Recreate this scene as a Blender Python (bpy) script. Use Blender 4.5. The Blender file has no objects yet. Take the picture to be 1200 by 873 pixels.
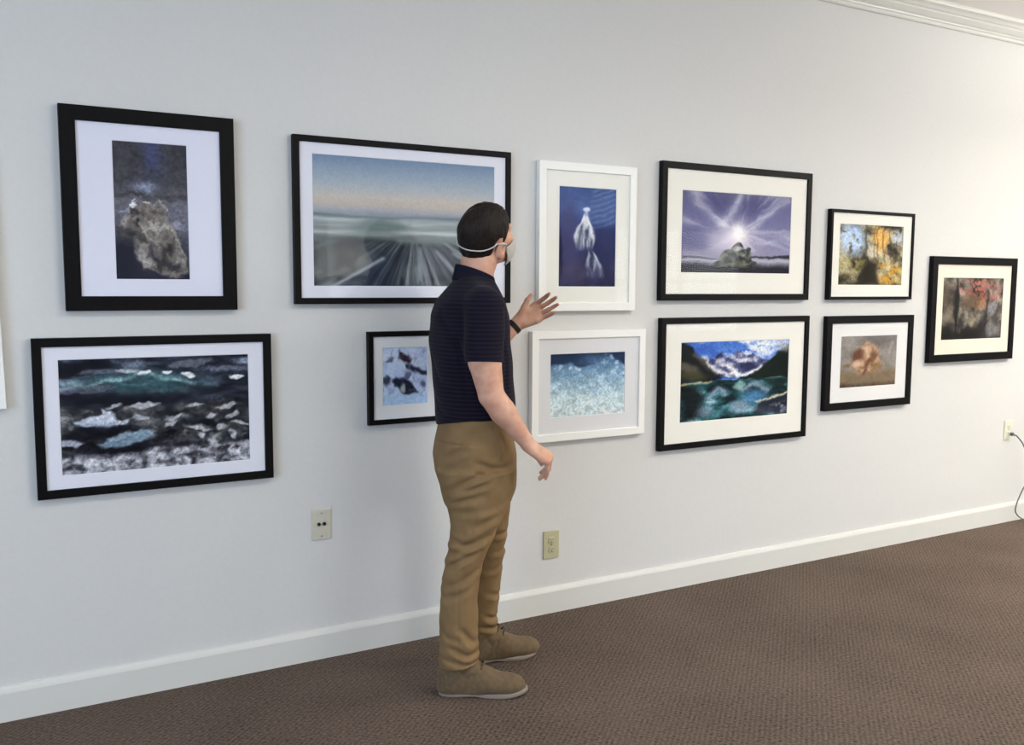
import bpy, bmesh, math
import numpy as np
from mathutils import Vector

scene = bpy.context.scene
COL = scene.collection

# ------------------------------------------------------------------ helpers
def lin(c):
    """sRGB 0..255 -> linear tuple"""
    a = np.asarray(c, float) / 255.0
    return tuple(np.where(a <= .04045, a / 12.92, ((a + .055) / 1.055) ** 2.4))

def new_mat(name, col, rough=.6, spec=.5, metal=0.0, sheen=0.0):
    m = bpy.data.materials.new(name); m.use_nodes = True
    b = m.node_tree.nodes['Principled BSDF']
    b.inputs['Base Color'].default_value = (*lin(col), 1)
    b.inputs['Roughness'].default_value = rough
    b.inputs['Specular IOR Level'].default_value = spec
    b.inputs['Metallic'].default_value = metal
    b.inputs['Sheen Weight'].default_value = sheen
    return m

def nd(m, kind, **kw):
    n = m.node_tree.nodes.new(kind)
    for k, v in kw.items():
        if k in n.inputs: n.inputs[k].default_value = v
        else: setattr(n, k, v)
    return n

def lk(m, a, ao, b, bi):
    m.node_tree.links.new(a.outputs[ao], b.inputs[bi])

def bsdf(m): return m.node_tree.nodes['Principled BSDF']

def speckle(m, c1, c2, scale, detail=4, bump=0.0, dist=.002, lo=.35, hi=.65, stretch=None):
    """noise variation between two colours + bump, in object space"""
    tc = nd(m, 'ShaderNodeTexCoord')
    no = nd(m, 'ShaderNodeTexNoise', Scale=scale, Detail=detail)
    if stretch:
        mp = nd(m, 'ShaderNodeMapping'); mp.inputs['Scale'].default_value = stretch
        lk(m, tc, 'Object', mp, 'Vector'); lk(m, mp, 'Vector', no, 'Vector')
    else:
        lk(m, tc, 'Object', no, 'Vector')
    r = nd(m, 'ShaderNodeValToRGB')
    r.color_ramp.elements[0].position = lo; r.color_ramp.elements[0].color = (*lin(c1), 1)
    r.color_ramp.elements[1].position = hi; r.color_ramp.elements[1].color = (*lin(c2), 1)
    lk(m, no, 'Fac', r, 'Fac'); lk(m, r, 'Color', bsdf(m), 'Base Color')
    if bump:
        b = nd(m, 'ShaderNodeBump', Strength=bump, Distance=dist)
        lk(m, no, 'Fac', b, 'Height'); lk(m, b, 'Normal', bsdf(m), 'Normal')
    return m

def mesh_obj(name, verts, faces, mat, parent=None, smooth=False, loc=None):
    me = bpy.data.meshes.new(name)
    me.from_pydata([tuple(map(float, v)) for v in verts], [], [tuple(int(i) for i in f) for f in faces])
    me.materials.append(mat)
    if smooth: me.polygons.foreach_set('use_smooth', [True] * len(me.polygons))
    me.update()
    o = bpy.data.objects.new(name, me); COL.objects.link(o)
    if parent is not None: o.parent = parent
    if loc is not None: o.location = loc
    return o

def bm_obj(name, bm, mat, parent=None, smooth=False, loc=None):
    bmesh.ops.recalc_face_normals(bm, faces=bm.faces)
    me = bpy.data.meshes.new(name); bm.to_mesh(me); bm.free()
    me.materials.append(mat)
    if smooth: me.polygons.foreach_set('use_smooth', [True] * len(me.polygons))
    o = bpy.data.objects.new(name, me); COL.objects.link(o)
    if parent is not None: o.parent = parent
    if loc is not None: o.location = loc
    return o

def bm_box(bm, lo, hi, bevel=0.0, seg=2):
    r = bmesh.ops.create_cube(bm, size=1.0)
    for v in r['verts']:
        v.co = Vector([lo[i] + (v.co[i] + .5) * (hi[i] - lo[i]) for i in range(3)])
    if bevel:
        es = list({e for v in r['verts'] for e in v.link_edges})
        bmesh.ops.bevel(bm, geom=es, offset=bevel, segments=seg, affect='EDGES', profile=.6)

def box_obj(name, lo, hi, mat, parent=None, bevel=0.0, loc=None):
    bm = bmesh.new(); bm_box(bm, lo, hi, bevel); return bm_obj(name, bm, mat, parent, loc=loc)

def bm_cyl(bm, c, axis, r, h, seg=24, bevel=0):
    """cylinder centred at c along axis"""
    res = bmesh.ops.create_cone(bm, cap_ends=True, segments=seg, radius1=r, radius2=r, depth=h)
    q = Vector((0, 0, 1)).rotation_difference(Vector(axis))
    for v in res['verts']: v.co = q @ v.co + Vector(c)

def thing(name, label, cat, loc, group=None):
    o = bpy.data.objects.new(name, None); COL.objects.link(o)
    o.empty_display_size = .05; o.location = loc
    o['label'] = label; o['category'] = cat
    if group: o['group'] = group
    return o

def structure(o, label=None):
    o['kind'] = 'structure'
    if label: o['label'] = label
    return o

def tube(pts, radii, seg=12, closed=False):
    """swept round tube as (verts, faces), parallel transported"""
    pts = [Vector(p) for p in pts]; n = len(pts)
    if not hasattr(radii, '__len__'): radii = [radii] * n
    V = []; Fc = []; up = None
    for i, p in enumerate(pts):
        a = pts[(i - 1) % n] if (closed or i > 0) else p
        b = pts[(i + 1) % n] if (closed or i < n - 1) else p
        t = (b - a).normalized()
        if up is None:
            up = t.orthogonal().normalized()
        else:
            up = (up - t * up.dot(t)).normalized()
        w = t.cross(up)
        for k in range(seg):
            ang = 2 * math.pi * k / seg
            V.append(p + (up * math.cos(ang) + w * math.sin(ang)) * radii[i])
    m = n if closed else n - 1
    for i in range(m):
        j = (i + 1) % n
        for k in range(seg):
            Fc.append((i * seg + k, i * seg + (k + 1) % seg, j * seg + (k + 1) % seg, j * seg + k))
    if not closed:
        Fc.append(tuple(range(seg))[::-1]); Fc.append(tuple((n - 1) * seg + k for k in range(seg)))
    return V, Fc

def spline(pts, n=12):
    """Catmull-Rom through points"""
    P = [np.array(p, float) for p in pts]; P = [2 * P[0] - P[1]] + P + [2 * P[-1] - P[-2]]
    out = []
    for i in range(1, len(P) - 2):
        for k in range(n):
            t = k / n
            out.append(.5 * ((2 * P[i]) + (-P[i-1] + P[i+1]) * t + (2*P[i-1] - 5*P[i] + 4*P[i+1] - P[i+2]) * t*t
                             + (-P[i-1] + 3*P[i] - 3*P[i+1] + P[i+2]) * t**3))
    out.append(P[-2]); return out

# ------------------------------------------------------------------ the place
ZC = 1.458            # camera height
YF = 3.35             # plane of the picture frame fronts
YW = 3.38             # the wall
XL, XR, YB, ZT = -3.6, 11.5, -3.6, 2.985

# materials of the room
m_wall = new_mat('wall_paint', (212, 211, 207), .75, .25)
speckle(m_wall, (211, 210, 206), (213, 212, 208), 60, 6, .04, .001)
m_trim = new_mat('trim_paint', (216, 215, 208), .35, .5)
m_ceil = new_mat('ceiling_paint', (248, 246, 242), .85, .2)

def carpet_material():
    m = new_mat('carpet_loops', (90, 78, 70), .95, .1)
    tc = nd(m, 'ShaderNodeTexCoord')
    mp = nd(m, 'ShaderNodeMapping'); mp.inputs['Rotation'].default_value = (0, 0, math.radians(-43))
    lk(m, tc, 'Object', mp, 'Vector')
    sep = nd(m, 'ShaderNodeSeparateXYZ'); lk(m, mp, 'Vector', sep, 'Vector')
    def wave(axis, period):
        k = nd(m, 'ShaderNodeMath', operation='MULTIPLY'); k.inputs[1].default_value = 2 * math.pi / period
        lk(m, sep, axis, k, 0)
        s = nd(m, 'ShaderNodeMath', operation='SINE'); lk(m, k, 0, s, 0); return s
    a = wave('Y', .0165); b = wave('X', .0165)
    pr = nd(m, 'ShaderNodeMath', operation='MULTIPLY_ADD'); lk(m, b, 0, pr, 0); pr.inputs[1].default_value = .6; lk(m, a, 0, pr, 2)
    no = nd(m, 'ShaderNodeTexNoise', Scale=85, Detail=6); lk(m, tc, 'Object', no, 'Vector')
    big = nd(m, 'ShaderNodeTexNoise', Scale=2.2, Detail=4); lk(m, tc, 'Object', big, 'Vector')
    s1 = nd(m, 'ShaderNodeMath', operation='MULTIPLY_ADD'); lk(m, pr, 0, s1, 0); s1.inputs[1].default_value = .075; s1.inputs[2].default_value = .0
    s2 = nd(m, 'ShaderNodeMath', operation='MULTIPLY_ADD'); lk(m, no, 'Fac', s2, 0); s2.inputs[1].default_value = 1.1; lk(m, s1, 0, s2, 2)
    s3 = nd(m, 'ShaderNodeMath', operation='MULTIPLY_ADD'); lk(m, big, 'Fac', s3, 0); s3.inputs[1].default_value = .35; lk(m, s2, 0, s3, 2)
    r = nd(m, 'ShaderNodeValToRGB'); e = r.color_ramp.elements
    e[0].position = .4; e[0].color = (*lin((60, 52, 46)), 1)
    e[1].position = 1.0; e[1].color = (*lin((114, 99, 88)), 1)
    lk(m, s3, 0, r, 'Fac'); lk(m, r, 'Color', bsdf(m), 'Base Color')
    bu = nd(m, 'ShaderNodeBump', Strength=.6, Distance=.006); lk(m, s2, 0, bu, 'Height'); lk(m, bu, 'Normal', bsdf(m), 'Normal')
    return m
m_carpet = carpet_material()

structure(box_obj('floor', (XL, YB, -.1), (XR, YW + .15, 0), m_carpet))
structure(box_obj('ceiling', (XL, YB, ZT), (XR, YW + .15, ZT + .1), m_ceil))
structure(box_obj('wall_back', (XL, YW, 0), (XR, YW + .15, ZT), m_wall))
structure(box_obj('wall_right', (XR, YB, 0), (XR + .15, YW + .15, ZT), m_wall))

def wall_with_holes(name, axis, pos, thick, a0, a1, holes):
    """wall in the plane axis=pos with rectangular openings (a0,a1,z0,z1)"""
    bm = bmesh.new()
    def slab(u0, u1, z0, z1):
        if axis == 'y': bm_box(bm, (u0, pos - thick, z0), (u1, pos, z1))
        else: bm_box(bm, (pos - thick, u0, z0), (pos, u1, z1))
    cur = a0
    for (h0, h1, z0, z1) in sorted(holes):
        slab(cur, h0, 0, ZT); slab(h0, h1, 0, z0); slab(h0, h1, z1, ZT); cur = h1
    slab(cur, a1, 0, ZT)
    return structure(bm_obj(name, bm, m_wall))

front_windows = [(3.3, 5.5, .75, 2.3), (7.4, 9.8, .75, 2.3)]
left_windows = [(-2.4, .9, .55, 2.35)]
wall_with_holes('wall_front', 'y', YB, .15, XL, XR, front_windows)
wall_with_holes('wall_left', 'x', XL, .15, YB, YW + .15, left_windows)

m_glass = bpy.data.materials.new('clear_glass'); m_glass.use_nodes = True
def clear_glass(m, f0):
    """thin coated pane: clear, with a Schlick reflection of strength f0"""
    nt = m.node_tree; nt.nodes.clear()
    o = nt.nodes.new('ShaderNodeOutputMaterial'); mx_ = nt.nodes.new('ShaderNodeMixShader')
    t = nt.nodes.new('ShaderNodeBsdfTransparent'); g = nt.nodes.new('ShaderNodeBsdfGlossy'); g.inputs['Roughness'].default_value = .03
    l = nt.nodes.new('ShaderNodeLayerWeight'); l.inputs['Blend'].default_value = .5
    p = nt.nodes.new('ShaderNodeMath'); p.operation = 'POWER'; p.inputs[1].default_value = 5
    f = nt.nodes.new('ShaderNodeMath'); f.operation = 'MULTIPLY_ADD'; f.inputs[1].default_value = .5; f.inputs[2].default_value = f0
    nt.links.new(l.outputs['Facing'], p.inputs[0]); nt.links.new(p.outputs[0], f.inputs[0])
    nt.links.new(f.outputs[0], mx_.inputs[0]); nt.links.new(t.outputs[0], mx_.inputs[1]); nt.links.new(g.outputs[0], mx_.inputs[2])
    nt.links.new(mx_.outputs[0], o.inputs[0])
clear_glass(m_glass, .005)

def window(name, axis, pos, h):
    h0, h1, z0, z1 = h; bm = bmesh.new()
    mid = (h0 + h1) / 2
    def bar(u0, u1, a, b):
        if axis == 'y': bm_box(bm, (u0, pos - .11, a), (u1, pos - .05, b), .004)
        else: bm_box(bm, (pos - .11, u0, a), (pos - .05, u1, b), .004)
    for u in ((h0, h0 + .06), (h1 - .06, h1), (mid - .03, mid + .03)): bar(*u, z0, z1)
    for z in ((z0, z0 + .06), (z1 - .06, z1), ((z0 + z1) / 2 - .025, (z0 + z1) / 2 + .025)): bar(h0, h1, *z)
    w = structure(bm_obj(name, bm, m_trim))
    bm = bmesh.new()
    if axis == 'y': bm_box(bm, (h0, pos - .083, z0), (h1, pos - .077, z1))
    else: bm_box(bm, (pos - .083, h0, z0), (pos - .077, h1, z1))
    bm_obj('pane', bm, m_glass, w)
for i, h in enumerate(front_windows): window('window_%d' % (i + 1), 'y', YB, h)
window('window_3', 'x', XL, left_windows[0])

# baseboard: stepped profile with a rounded top edge
def extrude_profile(name, prof, x0, x1, mat):
    n = len(prof); V = [(x, YW - d, z) for x in (x0, x1) for d, z in prof]
    F_ = [(i, (i + 1) % n, n + (i + 1) % n, n + i) for i in range(n)] + [tuple(range(n))[::-1], tuple(range(n, 2 * n))]
    bm = bmesh.new(); vs = [bm.verts.new(v) for v in V]
    for f in F_: bm.faces.new([vs[i] for i in f])
    return structure(bm_obj(name, bm, mat))
BH = .118
extrude_profile('baseboard_back', [(0, 0), (.016, 0), (.016, BH - .022), (.0155, BH - .0195), (.013, BH - .012), (.0095, BH - .004), (.008, BH - .001), (.006, BH), (0, BH)], XL, XR, m_trim)
# crown moulding along the top of the wall
CZ = ZC + 1.425
crown = [(0, CZ), (.012, CZ), (.016, CZ + .006), (.016, CZ + .018), (.022, CZ + .022), (.024, CZ + .028), (.034, CZ + .034), (.052, CZ + .052),
         (.056, CZ + .060), (.064, CZ + .062), (.074, CZ + .074), (.086, CZ + .080), (.094, CZ + .082), (.096, CZ + .088), (.096, ZT + .001), (0, ZT + .001)]
extrude_profile('trim_1', crown, XL, XR, m_trim)

# ------------------------------------------------------------------ the prints: painted by functions of (s,t)
def _h(ix, iy, seed):
    n = (ix.astype(np.int64) * 374761393 + iy.astype(np.int64) * 668265263 + seed * 1442695041) & 0x7fffffff
    n = ((n ^ (n >> 13)) * 1274126177) & 0x7fffffff
    return ((n ^ (n >> 16)) & 0xffff) / 65535.0
def vn(x, y, seed=0):
    ix = np.floor(x); iy = np.floor(y); fx = x - ix; fy = y - iy
    fx = fx * fx * (3 - 2 * fx); fy = fy * fy * (3 - 2 * fy)
    a = _h(ix, iy, seed); b = _h(ix + 1, iy, seed); c = _h(ix, iy + 1, seed); d = _h(ix + 1, iy + 1, seed)
    return (a * (1 - fx) + b * fx) * (1 - fy) + (c * (1 - fx) + d * fx) * fy
def fbm(x, y, o=4, seed=0, g=.5):
    s = 0; a = 1; t = 0
    for k in range(o):
        s = s + a * vn(x * 2 ** k + 17.3 * k, y * 2 ** k - 9.1 * k, seed + k); t += a; a *= g
    return s / t
def ss(a, b, x):
    t = np.clip((x - a) / (b - a), 0, 1); return t * t * (3 - 2 * t)
def mx(c1, c2, m):
    m = np.clip(m, 0, 1)[..., None]; return np.asarray(c1, float) * (1 - m) + np.asarray(c2, float) * m
def ramp(x, stops):
    p = [q[0] for q in stops]; return np.stack([np.interp(x, p, [q[1][i] for q in stops]) for i in range(3)], -1)
def blob(s, t, cx, cy, rx, ry, rot=0, soft=.3):
    c, d = math.cos(rot), math.sin(rot); x = (s - cx) * c + (t - cy) * d; y = -(s - cx) * d + (t - cy) * c
    return 1 - ss(1 - soft, 1 + soft, np.sqrt((x / rx) ** 2 + (y / ry) ** 2))
def poly(s, t, pts, soft=.01):
    pts = np.array(pts, float); d = np.full(s.shape, 1e9); ins = np.zeros(s.shape, bool)
    for i in range(len(pts)):
        a, b = pts[i], pts[(i + 1) % len(pts)]
        e = b - a; wx, wy = s - a[0], t - a[1]
        h = np.clip((wx * e[0] + wy * e[1]) / (e @ e + 1e-12), 0, 1)
        d = np.minimum(d, np.hypot(wx - e[0] * h, wy - e[1] * h))
        if a[1] != b[1]:
            cond = (a[1] > t) != (b[1] > t)
            xi = (b[0] - a[0]) * (t - a[1]) / (b[1] - a[1]) + a[0]
            ins ^= cond & (s < xi)
    return ss(-soft, soft, np.where(ins, d, -d))
def line(s, t, pts, w):
    m = np.zeros(s.shape)
    for a, b in zip(pts[:-1], pts[1:]):
        a = np.array(a, float); b = np.array(b, float); e = b - a
        h = np.clip(((s - a[0]) * e[0] + (t - a[1]) * e[1]) / (e @ e), 0, 1)
        m = np.maximum(m, np.exp(-((s - a[0] - e[0] * h) ** 2 + (t - a[1] - e[1] * h) ** 2) / w ** 2))
    return m

def art_night_ice(s, t):
    c = ramp(t, [(0, (34, 36, 50)), (.2, (50, 52, 62)), (.35, (88, 88, 98)), (.5, (105, 105, 118)), (.57, (92, 92, 100)), (.62, (84, 84, 90)), (.68, (70, 70, 76)), (.85, (58, 58, 63)), (1, (60, 59, 64))])
    n = fbm(s * 6, t * 10, 4, 1)
    c = c * (.82 + .36 * n[..., None])
    c = mx(c, (70, 78, 122), .65 * np.exp(-((s - .53 + .1 * (t - .8)) / .13) ** 2) * ss(.62, .9, t) * (.4 + n))
    c = mx(c, (150, 160, 190), .85 * np.exp(-((s - .42) / .17) ** 2 - ((t - .675) / .035) ** 2))
    c = mx(c, (62, 60, 62), .8 * blob(s, t, .15, .615, .3, .018) + .6 * blob(s, t, .8, .6, .3, .02))
    c = mx(c, (168, 168, 188), .6 * ss(.5, .75, fbm(s * 5, t * 26, 4, 5)) * ss(.3, .4, t) * (1 - ss(.54, .58, t)))
    rock = poly(s, t, [(.03, .38), (.12, .43), (.22, .51), (.32, .55), (.42, .585), (.5, .565), (.58, .575), (.66, .53), (.7, .47), (.74, .43), (.84, .31), (.92, .18), (.99, .07), (.86, .015), (.6, .03), (.36, .09), (.24, .2), (.2, .3), (.06, .33)], .02)
    rn = .55 * fbm(s * 7 + 2 * fbm(s * 4, t * 6, 3, 9), t * 10, 5, 3) + .45 * (1 - np.abs(2 * fbm(s * 8 + t * 4, t * 12, 4, 7) - 1))
    rc = ramp(rn, [(.3, (38, 37, 40)), (.44, (66, 64, 64)), (.56, (92, 87, 82)), (.68, (118, 112, 106)), (.85, (170, 166, 164))])
    c = c * (1 - rock[..., None]) + rc * rock[..., None]
    c = mx(c, (30, 32, 44), .85 * blob(s, t, .06, .16, .2, .16, .2, .6))
    c = mx(c, (36, 36, 42), .8 * line(s, t, [(.45, .22), (.6, .12), (.85, .09)], .035) + .6 * line(s, t, [(.05, .37), (.3, .34), (.42, .3)], .03))
    c = mx(c, (158, 151, 142), .75 * line(s, t, [(.6, .58), (.72, .5)], .012) + .8 * line(s, t, [(.68, .4), (.8, .33), (.88, .23), (.95, .15)], .014) + .8 * line(s, t, [(.36, .33), (.48, .38), (.66, .39)], .012) + .8 * line(s, t, [(.33, .42), (.4, .35), (.44, .3)], .014))
    c = mx(c, (222, 220, 225), .9 * blob(s, t, .26, .535, .05, .016, .5) + .7 * blob(s, t, .44, .575, .04, .012))
    return c

def art_dark_sea(s, t):
    n = fbm(s * 5, t * 16, 5, 11); n2 = fbm(s * 14, t * 26, 4, 21)
    c = ramp(n, [(.2, (12, 13, 20)), (.42, (30, 33, 44)), (.55, (54, 60, 74)), (.7, (104, 114, 130)), (.85, (160, 170, 186))])
    up = ss(.62, .68, t)
    c = mx(c, (16, 17, 26), .7 * (1 - ss(.08, .12, np.abs(t - .64))))
    c = mx(c, (66, 108, 112), .75 * blob(s, t, .42, .78, .3, .1, -.05, .6) * (.4 + n))
    c = mx(c, (150, 184, 186), .8 * line(s, t, [(.02, .8), (.14, .77), (.3, .81), (.4, .88), (.5, .82), (.62, .78), (.7, .74)], .02) * (.3 + n2))
    c = mx(c, (235, 238, 240), .9 * (blob(s, t, .42, .87, .03, .02) + blob(s, t, .56, .86, .025, .015) + blob(s, t, .68, .83, .035, .025, -.4) + blob(s, t, .93, .79, .035, .02) + .7 * blob(s, t, .34, .9, .06, .015)))
    c = mx(c, (120, 122, 138), .7 * blob(s, t, .68, .93, .12, .035, .15) + .6 * blob(s, t, .9, .87, .12, .02, .05) + .55 * blob(s, t, .2, .88, .12, .02) + .5 * blob(s, t, .12, .73, .14, .03))
    low = 1 - ss(.56, .6, t)
    rk = fbm(s * 16, t * 20, 4, 31)
    rc = ramp(rk, [(.25, (14, 15, 18)), (.45, (40, 41, 43)), (.6, (74, 74, 72)), (.75, (126, 124, 122)), (.9, (190, 190, 190))])
    c = c * (1 - .75 * low[..., None]) + rc * .75 * low[..., None]
    c = mx(c, (14, 14, 22), .8 * blob(s, t, .2, .34, .25, .07, 0, .5) + .7 * blob(s, t, .32, .2, .28, .05, 0, .5))
    c = mx(c, (186, 192, 206), poly(s, t, [(.06, .46), (.13, .5), (.18, .51), (.19, .58), (.24, .54), (.28, .47), (.33, .45), (.3, .42), (.2, .42), (.12, .41)], .012))
    c = mx(c, (130, 142, 160), .7 * line(s, t, [(.1, .44), (.2, .425), (.3, .43)], .02))
    c = mx(c, (112, 132, 148), poly(s, t, [(.16, .25), (.22, .3), (.34, .34), (.44, .35), (.46, .31), (.42, .26), (.3, .23), (.2, .22)], .015))
    c = mx(c, (160, 178, 190), .6 * line(s, t, [(.22, .29), (.32, .32), (.44, .335)], .018))
    c = mx(c, (175, 180, 196), .9 * poly(s, t, [(.0, .32), (.06, .3), (.1, .26), (.06, .23), (0, .27)], .012))
    for (x, y, a, b, r) in [(.38, .57, .05, .022, .2), (.46, .59, .045, .016, .1), (.26, .58, .04, .016, .2), (.39, .47, .04, .028, -.1), (.3, .44, .03, .02, 0), (.7, .56, .05, .016, .1), (.86, .52, .05, .02, .3), (.78, .45, .03, .02, .4), (.9, .43, .04, .022, .5), (.55, .4, .05, .014, .4), (.72, .33, .06, .018, -.3), (.73, .27, .02, .03, 0), (.8, .2, .026, .05, .2), (.84, .33, .03, .035, .5), (.9, .25, .02, .04, 0), (.96, .36, .05, .014, 0), (.6, .47, .03, .02, .6), (.98, .17, .02, .03, 0)]:
        c = mx(c, (186, 188, 192), .85 * blob(s, t, x, y, a, b, r, .4))
    fo = 1 - ss(.13, .19, t - .05 * s + .03 * n2)
    c = mx(c, ramp(fbm(s * 26, t * 22, 4, 41), [(.25, (44, 44, 50)), (.45, (112, 112, 120)), (.6, (160, 160, 168)), (.8, (205, 205, 212))]), fo)
    return c

def art_pastel_surf(s, t):
    c = ramp(t, [(0, (74, 82, 92)), (.2, (92, 100, 104)), (.34, (104, 114, 114)), (.42, (136, 146, 144)), (.5, (146, 160, 160)), (.545, (128, 142, 150)), (.57, (140, 150, 160)), (.6, (160, 162, 168)), (.63, (182, 168, 154)), (.69, (184, 176, 164)), (.78, (156, 168, 178)), (.9, (128, 150, 174)), (1, (104, 132, 166))])
    n = fbm(s * 4, t * 40, 4, 51)
    sea = (1 - ss(.54, .57, t))
    c = c * (1 + sea[..., None] * (n[..., None] - .5) * .55)
    for y, a, w in [(.545, -.3, .012), (.505, .3, .014), (.475, -.3, .01), (.43, .35, .016), (.39, -.35, .014), (.36, -.3, .02)]:
        k = np.exp(-((t - y - .01 * np.sin(s * 7 + y * 40)) / w) ** 2)
        c = mx(c, (192, 206, 204) if a > 0 else (76, 90, 92), abs(a) * 1.2 * k * (.4 + n))
    dome = poly(s, t, [(.18, .44), (.22, .49), (.28, .525), (.34, .53), (.42, .515), (.5, .49), (.48, .45), (.4, .42), (.25, .41)], .03)
    c = mx(c, (94, 116, 114), .75 * dome)
    c = mx(c, (52, 58, 58), .8 * poly(s, t, [(.06, .36), (.2, .385), (.42, .37), (.45, .33), (.2, .31), (.06, .32)], .025))
    # zoom streaks from a point on the shore
    ang = np.arctan2((t - .52) * .68, s - .53); rad = np.hypot((t - .52) * .68, s - .53)
    st = fbm(ang * 16, rad * 3, 4, 61); lo = 1 - ss(.3, .38, t)
    sc = ramp(st, [(.25, (40, 48, 62)), (.45, (72, 82, 96)), (.58, (104, 114, 122)), (.7, (146, 156, 160)), (.85, (190, 198, 200))])
    c = c * (1 - .9 * lo[..., None]) + sc * .9 * lo[..., None]
    c = c * (1 - .22 * lo[..., None])
    c = mx(c, (82, 80, 74), .75 * blob(s, t, .13, .2, .14, .13, .2, .6)); c = mx(c, (142, 138, 126), .6 * ss(.5, .8, fbm(s * 12, t * 20, 3, 71)) * blob(s, t, .13, .16, .16, .16, .2, .5))
    c = mx(c, (36, 46, 70), .7 * poly(s, t, [(.14, 0), (.34, .22), (.42, .25), (.36, 0)], .06))
    c = mx(c, (120, 128, 122), .5 * blob(s, t, .06, .15, .05, .25, 0, .5))
    c = mx(c, (178, 192, 196), .6 * line(s, t, [(.1, .0), (.24, .12), (.36, .22)], .014) + .5 * line(s, t, [(.78, .1), (.7, .22), (.66, .28)], .016) + .4 * line(s, t, [(.56, .05), (.57, .3)], .02) + .5 * line(s, t, [(.9, .16), (.76, .27)], .012))
    return c

def art_snow_rocks(s, t):
    n = fbm(s * 6, t * 7, 4, 81); wx = s + .05 * (fbm(s * 9, t * 9, 3, 83) - .5); wy = t + .05 * (fbm(s * 9, t * 9, 3, 85) - .5)
    c = mx((166, 186, 220), (206, 216, 236), n * 1.2)
    c = mx(c, (150, 190, 222), .55 * (1 - ss(.1, .3, t)))
    dk = (22, 26, 42)
    m1 = poly(wx, wy, [(.36, .97), (.45, .88), (.6, .86), (.64, .76), (.58, .7), (.44, .76), (.36, .82)], .03)
    m2 = poly(wx, wy, [(.5, .7), (.62, .69), (.78, .62), (.98, .58), (.99, .5), (.84, .52), (.64, .6), (.5, .64)], .03)
    m3 = poly(wx, wy, [(.2, .44), (.3, .49), (.45, .47), (.58, .42), (.7, .32), (.8, .2), (.6, .17), (.42, .2), (.32, .3), (.22, .36)], .03)
    m4 = blob(wx, wy, .08, .44, .09, .08, .4, .4); m5 = blob(wx, wy, .17, .78, .1, .035, .3, .5); m6 = blob(wx, wy, .9, .34, .07, .06, 0, .5); m7 = blob(wx, wy, .56, .5, .08, .06, .4, .5)
    c = mx(c, (38, 24, 36), .92 * m1); c = mx(c, dk, .92 * np.maximum.reduce([m2, m3, .85 * m4, .6 * m5])); c = mx(c, (52, 56, 92), .75 * np.maximum(m6, m7))
    c = mx(c, (190, 190, 190), .85 * blob(wx, wy, .44, .29, .06, .07, 0, .5))
    c = mx(c, (120, 128, 160), .5 * ss(.55, .8, fbm(s * 14, t * 12, 3, 88)))
    return c

def art_blue_spire(s, t):
    c = ramp(t, [(0, (38, 38, 74)), (.25, (42, 46, 92)), (.5, (44, 56, 112)), (.62, (56, 76, 134)), (.8, (68, 92, 152)), (1, (62, 88, 148))])
    n = fbm(s * 5, t * 9, 4, 91)
    c = c * (.86 + .28 * n[..., None])
    # drifting light streaks in the upper right
    for k in range(9):
        y0 = .58 + k * .055
        c = mx(c, (116, 146, 196), .4 * line(s, t, [(.45 + .02 * k, y0), (.75, y0 + .035), (1.02, y0 + .1)], .014) * ss(.4, .7, s))
    c = mx(c, (70, 66, 112), .6 * blob(s, t, .14, .45, .2, .4, 0, .6))
    c = mx(c, (26, 30, 60), .8 * blob(s, t, .02, .25, .05, .3, 0, .4))
    c = mx(c, (36, 44, 88), .6 * poly(s, t, [(.62, .62), (1, .62), (1, .3), (.66, .28)], .04))
    fx = fbm(s * 30, t * 7, 4, 95)
    cx = .46 + .02 * np.sin(t * 9); wd = .03 + .155 * ss(.74, .50, t) * (1 - .25 * ss(.5, .36, t))
    ed = np.abs(s - cx) / wd; veil = (1 - ss(.8, 1.12, ed)) * ss(.35, .44, t) * (1 - ss(.69, .74, t))
    c = mx(c, ramp(fx, [(.3, (64, 68, 98)), (.5, (118, 124, 146)), (.7, (192, 198, 208))]), .9 * veil)
    c = mx(c, (226, 230, 236), .75 * np.exp(-((ed - .82) / .2) ** 2) * ss(.42, .55, t) * (1 - ss(.7, .74, t)) + .8 * blob(s, t, .47, .66, .06, .07, 0, .6))
    cx2 = .56 + .35 * (.36 - t); ed2 = np.abs(s - cx2) / (.05 + .1 * ss(.38, .2, t)); v2 = (1 - ss(.8, 1.15, ed2)) * ss(.06, .14, t) * (1 - ss(.34, .4, t))
    c = mx(c, ramp(fbm(s * 26 + 9, t * 9, 4, 97), [(.3, (54, 58, 92)), (.52, (104, 112, 138)), (.75, (176, 186, 200))]), .8 * v2)
    c = mx(c, (204, 212, 222), .6 * np.exp(-((ed2 - .7) / .25) ** 2) * ss(.16, .24, t) * (1 - ss(.33, .38, t)))
    c = mx(c, (70, 66, 96), .55 * blob(s, t, .3, .14, .25, .12, 0, .6) * (.5 + fx))
    c = mx(c, (210, 224, 246), .95 * blob(s, t, .47, .785, .055, .022, 0, .4)); c = mx(c, (176, 196, 232), .7 * blob(s, t, .47, .755, .03, .03, 0, .6))
    c = mx(c, (74, 70, 116), .5 * ss(.5, .75, n) * (1 - ss(.16, .24, t)))
    return c

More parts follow.
